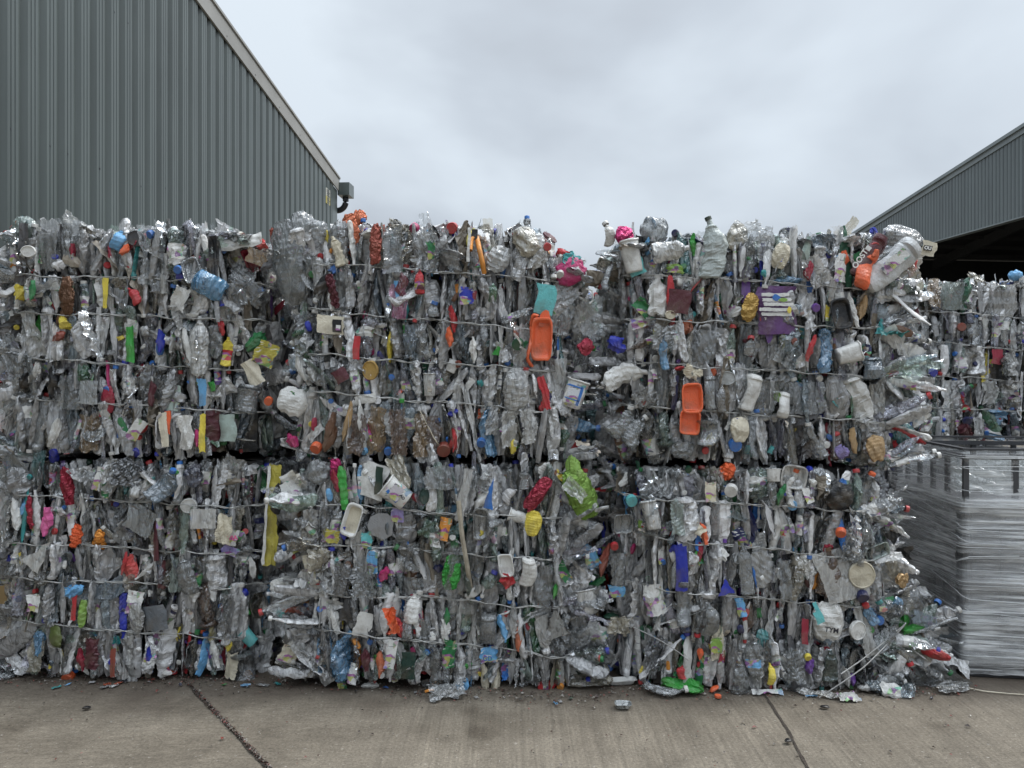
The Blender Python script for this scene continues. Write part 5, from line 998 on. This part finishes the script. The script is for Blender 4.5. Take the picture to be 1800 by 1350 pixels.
# maroon and orange bottles, clear bottle with a printed label
o, Y = hero(1526, 449, 24, 86, 35, 'can', 'maroon', out=.055, name='crushed_bottle', yaw=0, pitch=0); text('UR', o, 'OOST', 1512, 455, 10, 55, 'l', .145); flat('UR', 1526, 436, 9, 8, 35, 'white', .135, 'label', o)
hero(1537, 433, 16, 18, 35, 'cap', 'red', out=.08)
hero(1523, 478, 26, 62, 24, 'can', 'orange', out=.065, name='crushed_bottle'); hero(1539, 446, 22, 14, 24, 'leaf', 'orange', out=.085); hero(1549, 440, 12, 34, 35, 'leaf', 'maroon', out=.06)
o, Y = hero(1562, 465, 44, 112, 50, 'can', (.62, .64, .65, .42), out=.05, name='clear_bottle', yaw=0, pitch=0, label=False); o['label'] = 'large clear bottle lying across the corner with a printed label'
flat('UR', 1573, 458, 19, 54, 50, (.62, .62, .6, 1), .16, 'label', o, m=PRINT)
for k_ in range(6): flat('UR', 1560 + k_ * 1.7, 472 - k_ * 1.4, 8, .9, 50, 'black', .163, 'barcode', o, nu=2, nv=2)
o, Y = hero(1632, 437, 26, 26, 12, 'panel', 'cream', out=.06, key='UR', name='tub_lid_flap', yaw=0, pitch=0); flat('UR', 1631, 436, 15, 9, 8, 'black', .100, 'label', o); text('UR', o, 'OU', 1631, 436, 6, -8, 'l', .104)
hero(1590, 420, 60, 44, 20, 'bag', 'white', out=.03, alpha=.55); hero(1604, 500, 60, 34, 70, 'sheet', 'cream', out=.03, alpha=.6, key='UR')
# long yellow strip and black film in the slot between the lower bales
o, Y = hero(478, 905, 22, 176, 3, 'strip', 'dull_yellow', out=.10, name='yellow_strip', yaw=0, pitch=0); o['label'] = 'long dull yellow strip hanging between two bales'
flat('LL', 468, 905, 5, 172, 4, 'white', .145, 'strip_edge', o, nu=30, nv=4, amp=.003, jag=.2); hero(487, 874, 20, 58, 4, 'bag', 'black', out=.10)
# green bag bulging from the lower middle bale
o, Y = hero(1020, 868, 50, 92, -24, 'foil', (.17, .29, .055, 1), out=.075, name='green_bag', yaw=.2, label=False); o['label'] = 'crumpled lime green bag bulging out beside the dark slot'
hero(1012, 830, 30, 60, -20, 'leaf', 'lime', out=.09); hero(1010, 862, 22, 44, -50, 'sheet', 'white', out=.13, alpha=.4)
# wooden slat
P = np.array([fp('LM', 806, 880, .07), fp('LM', 812, 940, .075), fp('LM', 822, 1000, .07), fp('LM', 830, 1052, .06)])
g = Geo(); t = np.linspace(0, 3, 24); Q = np.stack([np.interp(t, range(4), P[:, k]) for k in range(3)], 1); T_ = tube(Q, 1.0, 4) - Q[:, None]; T_ = T_ * np.array([.011, .004, .011]); g.grid(crumple(Q[:, None] + T_, .0012, .02, 2), wrap=True)
part_of('LM', g, 'wooden_slat', plain('weathered_wood', (.36, .32, .25), .8, 0, .3, 20, .4))
# yellow trigger handle
rope('UM', [(826, 440), (828, 420), (838, 416), (843, 440), (848, 462), (851, 480)], .0125, 'amber', 'trigger_handle', .07); rope('UM', [(826, 440), (822, 425), (826, 408), (834, 404)], .010, 'dull_yellow', 'trigger_handle', .06)
flat('UM', 834, 412, 11, 18, 0, 'black', .10, 'crumpled_film', None, amp=.003); flat('UM', 824, 430, 5, 60, 2, 'white', .09, 'plastic_strip', None, nu=20, amp=.003)
rope('UL', [(32, 448), (34, 443), (40, 442), (45, 449), (46, 462), (54, 474), (68, 482)], .004, 'black', 'hanger_hook', .06)
rope('UM', [(738, 722), (750, 745), (764, 772), (776, 788)], .003, 'cream', 'thin_stick', .05)
rope('UM', [(1030, 508), (1041, 510), (1043, 528), (1036, 534)], .004, 'white', 'jug_handle', .06)
# printed words on larger pieces
def find(key, x, y):
    B = BALES[key]; p = fp(key, x, y, .04) - B['org']
    return min([c for c in B['root'].children if c.name.split('.')[0] in ('plastic_bag', 'printed_packet', 'plastic_tub', 'plastic_panel')], key=lambda c: (c.location - Vector(p)).length)
b_ = find('LR', 1455, 1092)
flat('LR', 1440, 1085, 14, 22, -25, 'aqua', .105, 'print_patch', b_); flat('LR', 1436, 1070, 26, 7, 65, 'aqua', .105, 'print_patch', b_, nu=4); text('LR', b_, 'TYM', 1462, 1108, 9, -8, 'd', .109)
b_ = find('LL', 408, 945); text('LL', b_, 'VIA', 409, 946, 8, 6, 'p', .085)
b_ = find('LM', 858, 1150); text('LM', b_, 'GD', 857, 1158, 8, 0, 'b', .085)
b_ = find('LM', 696, 866); flat('LM', 696, 866, 20, 26, 38, (.55, .52, .55, 1), .098, 'label', b_, m=PRINT); flat('LM', 689, 872, 6, 26, -38, 'blue', .101, 'label', b_); text('LM', b_, 'AO', 707, 874, 5, -50, 'd', .103)
b_ = find('UM', 1010, 692); flat('UM', 1009, 694, 30, 34, 18, 'white', .103, 'label', b_); flat('UM', 1009, 694, 26, 30, 18, (.62, .64, .68, 1), .106, 'label', b_, m=PRINT)
flat('UM', 1011, 679, 26, 3, 18, 'blue', .108, 'label', b_, nu=3); flat('UM', 1019, 697, 5, 34, 18, 'blue', .108, 'label', b_); flat('UM', 1006, 702, 26, 2, 18, 'blue', .108, 'label', b_, nu=3)
b_ = find('UM', 583, 571); flat('UM', 592, 573, 16, 22, 4, 'black', .082, 'label', b_); flat('UM', 594, 576, 8, 9, 4, 'white', .085, 'label', b_, m=PRINT)
for k in range(95):
    B = BALES['LR']; th = R(U(-72, 38)); r_ = U(.02, .30 if th > 0 else .42); Lf = U(.11, .24)
    O = fp('LR', 1560, 1120, 0); d_ = np.array([math.cos(th), U(-.5, .15), math.sin(th)]); d_ /= np.linalg.norm(d_)
    p = O + np.array([math.cos(th) * r_, U(-.10, .30) + (.10 if r_ > .25 else 0), math.sin(th) * r_]); wd = U(.04, .085)
    kd, b, c = rnd_item(wd, Lf, 1.0); Bm = basis(d_, U(-.9, .9)); g = Geo(); g.add(b, Bm, p)
    if c is not None: g.add(c, Bm, p)
    zmin = min(q[:, 2].min() for q in g.V)
    if zmin < .006:
        for q in g.V: q[:, 2] += .006 - zmin
    if k < 60: part_of('LR', g, kd, WASTE, tint=True)
    else: part_of('LR', g, 'burst_scrap', WASTE, tint=True)
# snapped wire trailing from the burst bale
for pts in ([(1592, 1096, .07), (1555, 1128, .10), (1515, 1160, .12), (1478, 1185, .14)], [(1590, 1099, .07), (1560, 1132, .11), (1520, 1172, .14), (1480, 1200, .17), (1440, 1226, .20)], [(1090, 1092, .04), (1130, 1110, .05), (1165, 1128, .06), (1195, 1148, .07), (1209, 1160, .08)]):
    o = rope('LR', pts, .0028, 'silver', 'snapped_wire', m=HD)

# ------------------------------------------------------------------ stack of film-wrapped crates
a0 = R(-8); ex = np.array([math.cos(a0), math.sin(a0)]); ey = np.array([-math.sin(a0), math.cos(a0)])
C0 = np.array([2.305, 3.80]); CW, CD = 1.2, 1.0; o3 = np.array([C0[0] + ex[0] * CW / 2 + ey[0] * CD / 2, C0[1] + ex[1] * CW / 2 + ey[1] * CD / 2, 0])
stack = empty('wrapped_crate_stack', tuple(o3), 'grey plastic crates stacked on a black pallet and wound in streaky clear stretch film', 'pallet load')
def wq(u, v, z): p = C0 + ex * u + ey * v; return (p[0], p[1], z)
def obox(g, u0, u1, v0, v1, z0, z1):
    V = [wq(u0, v0, z0), wq(u1, v0, z0), wq(u1, v1, z0), wq(u0, v1, z0), wq(u0, v0, z1), wq(u1, v0, z1), wq(u1, v1, z1), wq(u0, v1, z1)]
    g.quads(V, [(0, 3, 2, 1), (4, 5, 6, 7), (0, 1, 5, 4), (1, 2, 6, 5), (2, 3, 7, 6), (3, 0, 4, 7)])
def sbuild(g, name, mats, parent=stack): 
    org = o3 if parent is stack else o3 + np.array(parent.location)
    return g.build(name, mats, parent, local=(org, np.eye(3)), tint=False)
g = Geo()
for k in range(3): obox(g, .02, CW - .02, .02 + k * .43, .12 + k * .43, .004, .085)
obox(g, 0, CW, 0, CD, .087, .118)
sbuild(g, 'pallet', M_PALLET)
TZ = [(.125, .298), (.300, .495), (.497, .683), (.685, .888)]
for z0, z1 in TZ:
    g = Geo(); t = .012
    obox(g, .034, CW - .034, .034, .046, z0, z1 - .03); obox(g, .034, CW - .034, CD - .046, CD - .034, z0, z1 - .03); obox(g, .034, .046, .047, CD - .047, z0, z1 - .03); obox(g, CW - .046, CW - .034, .047, CD - .047, z0, z1 - .03)
    obox(g, .048, CW - .048, .048, CD - .048, z0 + .002, z0 + .012)
    for (u0, u1, v0, v1) in ((-.004, CW + .004, -.004, .03), (-.004, CW + .004, CD - .03, CD + .004), (-.004, .03, .031, CD - .031), (CW - .03, CW + .004, .031, CD - .031)): obox(g, u0, u1, v0, v1, z1 - .029, z1)
    for k in range(9): obox(g, .05 + k * .137, .065 + k * .137, .022, .0335, z0 + .004, z1 - .031)
    for k in range(8): obox(g, .022, .0335, .06 + k * .12, .075 + k * .12, z0 + .004, z1 - .031)
    sbuild(g, 'crate', M_CRATE)
g = Geo(); z0, z1 = .890, 1.14       # open top crate: posts and rails
obox(g, .0, CW, .0, CD, z0, z0 + .02)
for u in np.linspace(0, CW - .03, 6):
    obox(g, u, u + .026, 0, .02, z0 + .022, z1 - .025); obox(g, u, u + .026, CD - .02, CD, z0 + .022, z1 - .025)
for v in np.linspace(.2, CD - .25, 4): obox(g, 0, .02, v, v + .026, z0 + .022, z1 - .025); obox(g, CW - .02, CW, v, v + .026, z0 + .022, z1 - .025)
for (u0, u1, v0, v1) in ((-.006, CW + .006, -.006, .03), (-.006, CW + .006, CD - .03, CD + .006), (-.006, .03, .031, CD - .031), (CW - .03, CW + .006, .031, CD - .031)):
    obox(g, u0, u1, v0, v1, z1 - .023, z1); obox(g, u0 + .003, u1 - .003, v0 + .003, v1 - .003, z1 + .022, z1 + .032)
for u in np.linspace(.04, CW - .06, 7): obox(g, u, u + .012, .004, .024, z1 + .001, z1 + .021)
sbuild(g, 'open_crate', M_CRATE)
for k in range(9):
    g = Geo(); ww, hh = U(.25, .5), U(.12, .2); c = wq(.15 + k * .11, U(.12, .5), z0 + .02 + hh * .5 + .01)
    g.add(g_sheet(ww, hh, (.6, .64, .63, .5), FILM, amp=.012, wl=.12, nu=16, nv=12), basis((ex[0], ex[1], U(-.3, .3)), U(-.4, .4)), c)
    g.build('clear_sheet', WASTE, stack, local=(o3, np.eye(3)))
# the film itself, drawn in between the crate rims
def film_path(n, off, rad=.016):
    rad += off; out = []; m_ = n // 4
    cs = [(-off + rad, -off + rad, math.pi), (CW + off - rad, -off + rad, 1.5 * math.pi), (CW + off - rad, CD + off - rad, 0), (-off + rad, CD + off - rad, .5 * math.pi)]
    for i, (cx_, cy2, a_) in enumerate(cs):
        for t in np.linspace(0, math.pi / 2, 7): out.append((cx_ + rad * math.cos(a_ + t), cy2 + rad * math.sin(a_ + t)))
        nx_ = cs[(i + 1) % 4]; p0 = out[-1]; p1 = (nx_[0] + rad * math.cos(nx_[2]), nx_[1] + rad * math.sin(nx_[2]))
        for t in np.linspace(0, 1, m_ - 6)[1:-1]: out.append((p0[0] + (p1[0] - p0[0]) * t, p0[1] + (p1[1] - p0[1]) * t))
    return np.array(out)
def film_layer(off, z0, z1, nz, sag, jit):
    base = film_path(150, off); zs = np.linspace(z0, z1, nz); P = np.zeros((nz, len(base), 3)); n = len(base)
    w1 = np.cumsum(rng.normal(0, 1, n)); w1 -= np.linspace(w1[0], w1[-1], n); w1 /= np.abs(w1).max() + 1e-6
    for i, z in enumerate(zs):
        d = min([abs(z - q) for q in (.888, .683, .495, .298, .125, 1.14)]); ins = -sag * min(1, d / .07)
        for j, (u, v) in enumerate(base):
            cu, cv = (u - CW / 2), (v - CD / 2); s_ = 1 + ins / .6
            e = .0025 * math.sin(z * 160 + w1[j] * 5) + .0015 * math.sin(z * 330 + j * .5)
            P[i, j] = wq(CW / 2 + cu * (s_ + e), CD / 2 + cv * (s_ + e), z + .012 * w1[j] * (0 < i < nz - 1) + jit * math.sin(j * .07))
    return crumple(P, .0045, .16, 4, .7)
for (off, z0, z1, sag, jit) in ((.010, .02, 1.16, .016, .004), (.020, .06, .91, .010, .018)):
    g = Geo(); g.grid(film_layer(off, z0, z1, 90, sag, jit), wrap=True, smooth=True); sbuild(g, 'stretch_film', M_WRAP)
for z_ in (.888, .683, .495, .298, .125):
    g = Geo(); g.grid(film_layer(.026, z_ - .045, z_ + .02, 14, .002, .010), wrap=True, smooth=True); sbuild(g, 'film_band', M_WRAP)
g = Geo()   # ropes of gathered film
for k in range(44):
    base = film_path(90, .024); zc = [.885, .68, .492, .296, .128, 1.13][k % 6] if k < 20 else U(.06, 1.12); zc += U(-.012, .012) if k < 20 else 0; sl_ = U(-.14, .14) if k > 19 else U(-.008, .008); i0 = int(rng.integers(len(base))); ln = int(U(25, 90))
    pts = []
    for i in range(ln):
        u, v = base[(i0 + i) % len(base)]; z_ = zc + sl_ * math.sin(i * .06); pts.append(wq(u, v, min(z_, 1.15)))
    g.grid(tube(pts, U(.0006, .0022), 5), wrap=True, smooth=True)
M_ROPE = plain('gathered_film', (.6, .62, .63), .25, 0, .1, spec=.8)
sbuild(g, 'gathered_film_strands', M_ROPE)
g = Geo(); Pf = np.zeros((26, 18, 3))   # loose skirt pulled across to the bale
for i, t in enumerate(np.linspace(0, 1, 26)):
    for j, s_ in enumerate(np.linspace(0, 1, 18)):
        a_ = np.array(wq(-.028, .02 + .5 * s_, .14 + t * 1.0)); b_ = np.array([2.06 + .1 * t, 4.15 + .3 * s_, .60 + .5 * t]); k_ = .5 + .5 * s_
        q_ = a_ * (1 - s_) + np.array([a_[0] - .16 * math.sin(t * 3.0) * s_, a_[1], a_[2]]) * s_; Pf[i, j] = q_
Pf = crumple(Pf, .006, .12, 3); g.grid(Pf, smooth=True); sbuild(g, 'loose_film', M_WRAP)

# ------------------------------------------------------------------ tan crate at the left edge
bx = empty('open_wooden_crate', (-3.38, 4.75, 0), 'tan open wooden crate of orange scraps behind the left end of the lower bale', 'crate')
g = Geo(); x0b, x1b, y0b, y1b, zt_ = -3.9, -2.93, 4.35, 5.15, .80
g.box((x0b, y0b, .0), (x1b, y0b + .03, zt_)); g.box((x0b, y1b - .03, .0), (x1b, y1b, zt_)); g.box((x0b, y0b + .031, .0), (x0b + .03, y1b - .031, zt_)); g.box((x1b - .03, y0b + .031, .0), (x1b, y1b - .031, zt_)); g.box((x0b + .031, y0b + .031, .02), (x1b - .031, y1b - .031, .05))
g.build('crate_sides', M_TAN, bx, local=(np.array([-3.38, 4.75, 0]), np.eye(3)), tint=False)
g = Geo()
for k in range(60): g.add(g_pouch(U(.1, .2), U(.08, .14), .05, C(['orange', 'amber', 'tan'][k % 3]), HD, amp=.01, seg=10, rings=8), basis((U(-1, 1), U(-1, 1), U(-.4, .4)), 0, (0, 0, 1)), (U(x0b + .1, x1b - .1), U(y0b + .1, y1b - .1), U(.60, .80)))
tag(g.build('orange_scraps', WASTE, bx, local=(np.array([-3.38, 4.75, 0]), np.eye(3))), kind='stuff')

# ------------------------------------------------------------------ litter on the ground
def litter(px, py, body, zc, zdir, out, name, label, cat, capg=None, yaw=0):
    x, y, _ = gx(px, py); Bm = basis(zdir, yaw, out); g = Geo(); g.add(body, Bm, (x, y, zc))
    if capg: g.add(capg, Bm, (x, y, zc))
    V = np.concatenate(g.V); 
    g.V[0] = g.V[0]; dz = .006 - V[:, 2].min()
    for q in g.V: q[:, 2] += dz
    return tag(g.build(name, WASTE), label, cat)
litter(1200, 1218, g_sheet(.20, .085, C('bright_green'), HD, amp=.012, wl=.07, nu=24, nv=12, shape='leaf', curl=-.3), .02, (.95, -.25, -.08), (0, -.5, 1), 'plastic_bag', 'bright green crumpled bag lying at the foot of the lower right bale', 'bag')
litter(1095, 1246, g_tray(.058, .075, .02, (.7, .74, .74, .55), PET), .01, (.1, 1, 0), (0, 0, 1), 'plastic_tray', 'small frosted clear tray lying alone on the open concrete', 'tray')
litter(1348, 1221, g_sheet(.15, .045, C('white'), PRINT, amp=.005, wl=.06, nu=20, nv=8, shape='bow', curl=.2), .01, (1, .03, 0), (0, -.3, 1), 'bottle_label', 'white printed bottle label lying where the narrow ground joint begins', 'label')
b, c = g_bottle(.20, .06, .035, (.7, .72, .73, .3), C('white'), None, amp=.008); litter(1168, 1222, b, .02, (.95, -.25, 0), (0, 0, 1), 'crushed_bottle', 'crushed clear bottle lying against the green bag on the ground', 'bottle', c)
litter(1262, 1228, g_cap(.016, .012, C('orange'), ax=(0, 0, 1)), .01, (0, 0, 1), (0, -1, 0), 'screw_top', 'orange cap lying flat on the concrete right of the green bag', 'bottle top')
litter(1255, 1218, g_pouch(.05, .03, .02, C('orange'), HD, amp=.004, seg=12, rings=10), .01, (.6, .2, .3), (0, 0, 1), 'plastic_scrap', 'small crumpled orange scrap just behind the orange cap', 'scrap')
litter(1092, 1203, g_tray(.15, .06, .02, C('white'), HD), .01, (1, .15, 0), (0, 0, 1), 'plastic_tray', 'white rectangular tray rim lying by the foot of the middle bale', 'tray')
litter(1492, 1232, g_sheet(.10, .06, C('silver'), PRINT, amp=.008, wl=.05, nu=16, nv=10), .02, (1, .1, 0), (0, -.3, 1), 'foil_wrapper', 'silver crumpled wrapper on the ground below the trailing snapped wire', 'wrapper')
litter(1440, 1226, g_sheet(.20, .035, (.65, .65, .62, .5), FILM, amp=.008, wl=.07, nu=22, nv=8), .02, (.9, -.3, 0), (0, -.3, 1), 'crumpled_film', 'twisted grey film strip lying on the concrete left of the silver wrapper', 'film')
litter(1525, 1218, g_pouch(.10, .045, .03, (.6, .6, .58, .8), FILM, amp=.006), .02, (1, 0, 0), (0, 0, 1), 'plastic_pouch', 'flattened pale pouch lying at the foot of the burst bale', 'pouch')
litter(1675, 1216, g_sheet(.20, .08, (.5, .5, .48, .5), FILM, amp=.012, wl=.08, nu=22, nv=12, shape='leaf'), .02, (.9, .3, 0), (0, -.4, 1), 'crumpled_film', 'grey film tail lying on the ground between the burst bale and the wrapped crates', 'film')
litter(785, 1228, g_sheet(.16, .10, (.6, .62, .62, .45), FILM, amp=.02, wl=.08, nu=20, nv=12), .02, (.9, .2, .1), (0, -.5, 1), 'crumpled_film', 'crumpled clear film slumped at the foot of the lower middle bale', 'film')
litter(152, 1249, g_pouch(.035, .02, .012, C('black'), HD, amp=.003, seg=10, rings=8), .01, (1, .3, 0), (0, 0, 1), 'rubber_scrap', 'small black scrap alone on the concrete at the left', 'scrap')
litter(1385, 1308, g_pouch(.035, .022, .012, C('black'), HD, amp=.005, seg=10, rings=8), .01, (1, .5, 0), (0, 0, 1), 'rubber_scrap', 'small black scrap beside the narrow ground joint', 'scrap')
litter(1450, 1247, g_pouch(.04, .02, .012, C('black'), HD, amp=.005, seg=10, rings=8), .01, (1, -.3, 0), (0, 0, 1), 'rubber_scrap', 'small black scrap below the grey film strip', 'scrap')
g = Geo()   # thin cord at the right
P = [gx(1700, 1212), gx(1730, 1218), gx(1770, 1222), gx(1830, 1226)]; P = np.array(P); P[:, 2] = .008; t = np.linspace(0, 3, 20)
g.grid(tube(np.stack([np.interp(t, range(4), P[:, k]) for k in range(3)], 1), .003, 6), C('cream'), HD, True, True); tag(g.build('thin_cord', WASTE), 'thin pale cord lying on the concrete in front of the wrapped crates', 'cord')
g = Geo()
for k in range(38):
    px = U(-40, 1700); base = np.interp(px, [0, 500, 520, 1045, 1060, 1600, 1720], [1194, 1202, 1202, 1232, 1216, 1220, 1216]); x, y, _ = gx(px, base + abs(rng.normal(0, 1)) * 6); s_ = U(.008, .026)
    b = g_sheet(s_ * U(1, 2.5), s_, (rnd_viv() if rng.random() < .35 else (*[U(.3, .8)] * 3, U(.5, 1))), FILM if rng.random() < .6 else HD, amp=.004, wl=.03, nu=8, nv=6, jag=.1)
    a = U(0, 6); Bm = basis((math.cos(a), math.sin(a), U(-.1, .1)), 0, (0, 0, 1)); P_ = b[0][0] @ Bm.T; P_[..., 2] += .006 - P_[..., 2].min(); g.grid(P_ + np.array([x, y, 0]), b[0][1], b[0][2])
tag(g.build('fallen_shreds', WASTE), kind='stuff')
# fine dirt and shreds along the foot of the stack and in the joints
g = Geo(); DC = [(.05, .035, .028, 1), (.08, .045, .035, 1), (.20, .05, .04, 1), (.12, .10, .08, 1), (.30, .28, .25, 1), (.04, .035, .03, 1), (.08, .05, .04, 1)]
n = 3600; V = []; Q = []; cols = []
for k in range(n):
    r = rng.random()
    if r < .72: px = U(-60, 1720); base = np.interp(px, [0, 500, 520, 1045, 1060, 1600, 1720], [1192, 1200, 1200, 1230, 1214, 1216, 1214]); py = base - 8 + abs(rng.normal(0, 1)) * 13
    elif r < .92:
        t = rng.random() ** .8; px = 318 + t * 165 + rng.normal(0, 3); py = 1190 + t * 172
    else: px, py = U(0, 1800), U(1215, 1350)
    x, y, _ = gx(px, py); s_ = U(.002, .008) * (1.6 if rng.random() < .08 else 1); a = U(0, 6.28); z = .006 + U(0, .004)
    i = len(V); c_, q_ = math.cos(a) * s_, math.sin(a) * s_; e_ = U(.3, .8)
    V += [(x - c_, y - q_, z), (x + q_ * e_, y - c_ * e_, z + U(0, s_)), (x + c_, y + q_, z), (x - q_ * e_, y + c_ * e_, z + U(0, s_))]; Q.append((i, i + 1, i + 2, i + 3)); cols.append(DC[int(rng.integers(len(DC)))])
g.V.append(np.array(V)); g.Fc.append(np.array(Q)); g.C.append(np.array(cols)); g.M.append(np.full(n, HD)); g.S.append(np.full(n, False)); g.n = len(V)
tag(g.build('dirt_and_plastic_shreds', WASTE), kind='stuff')
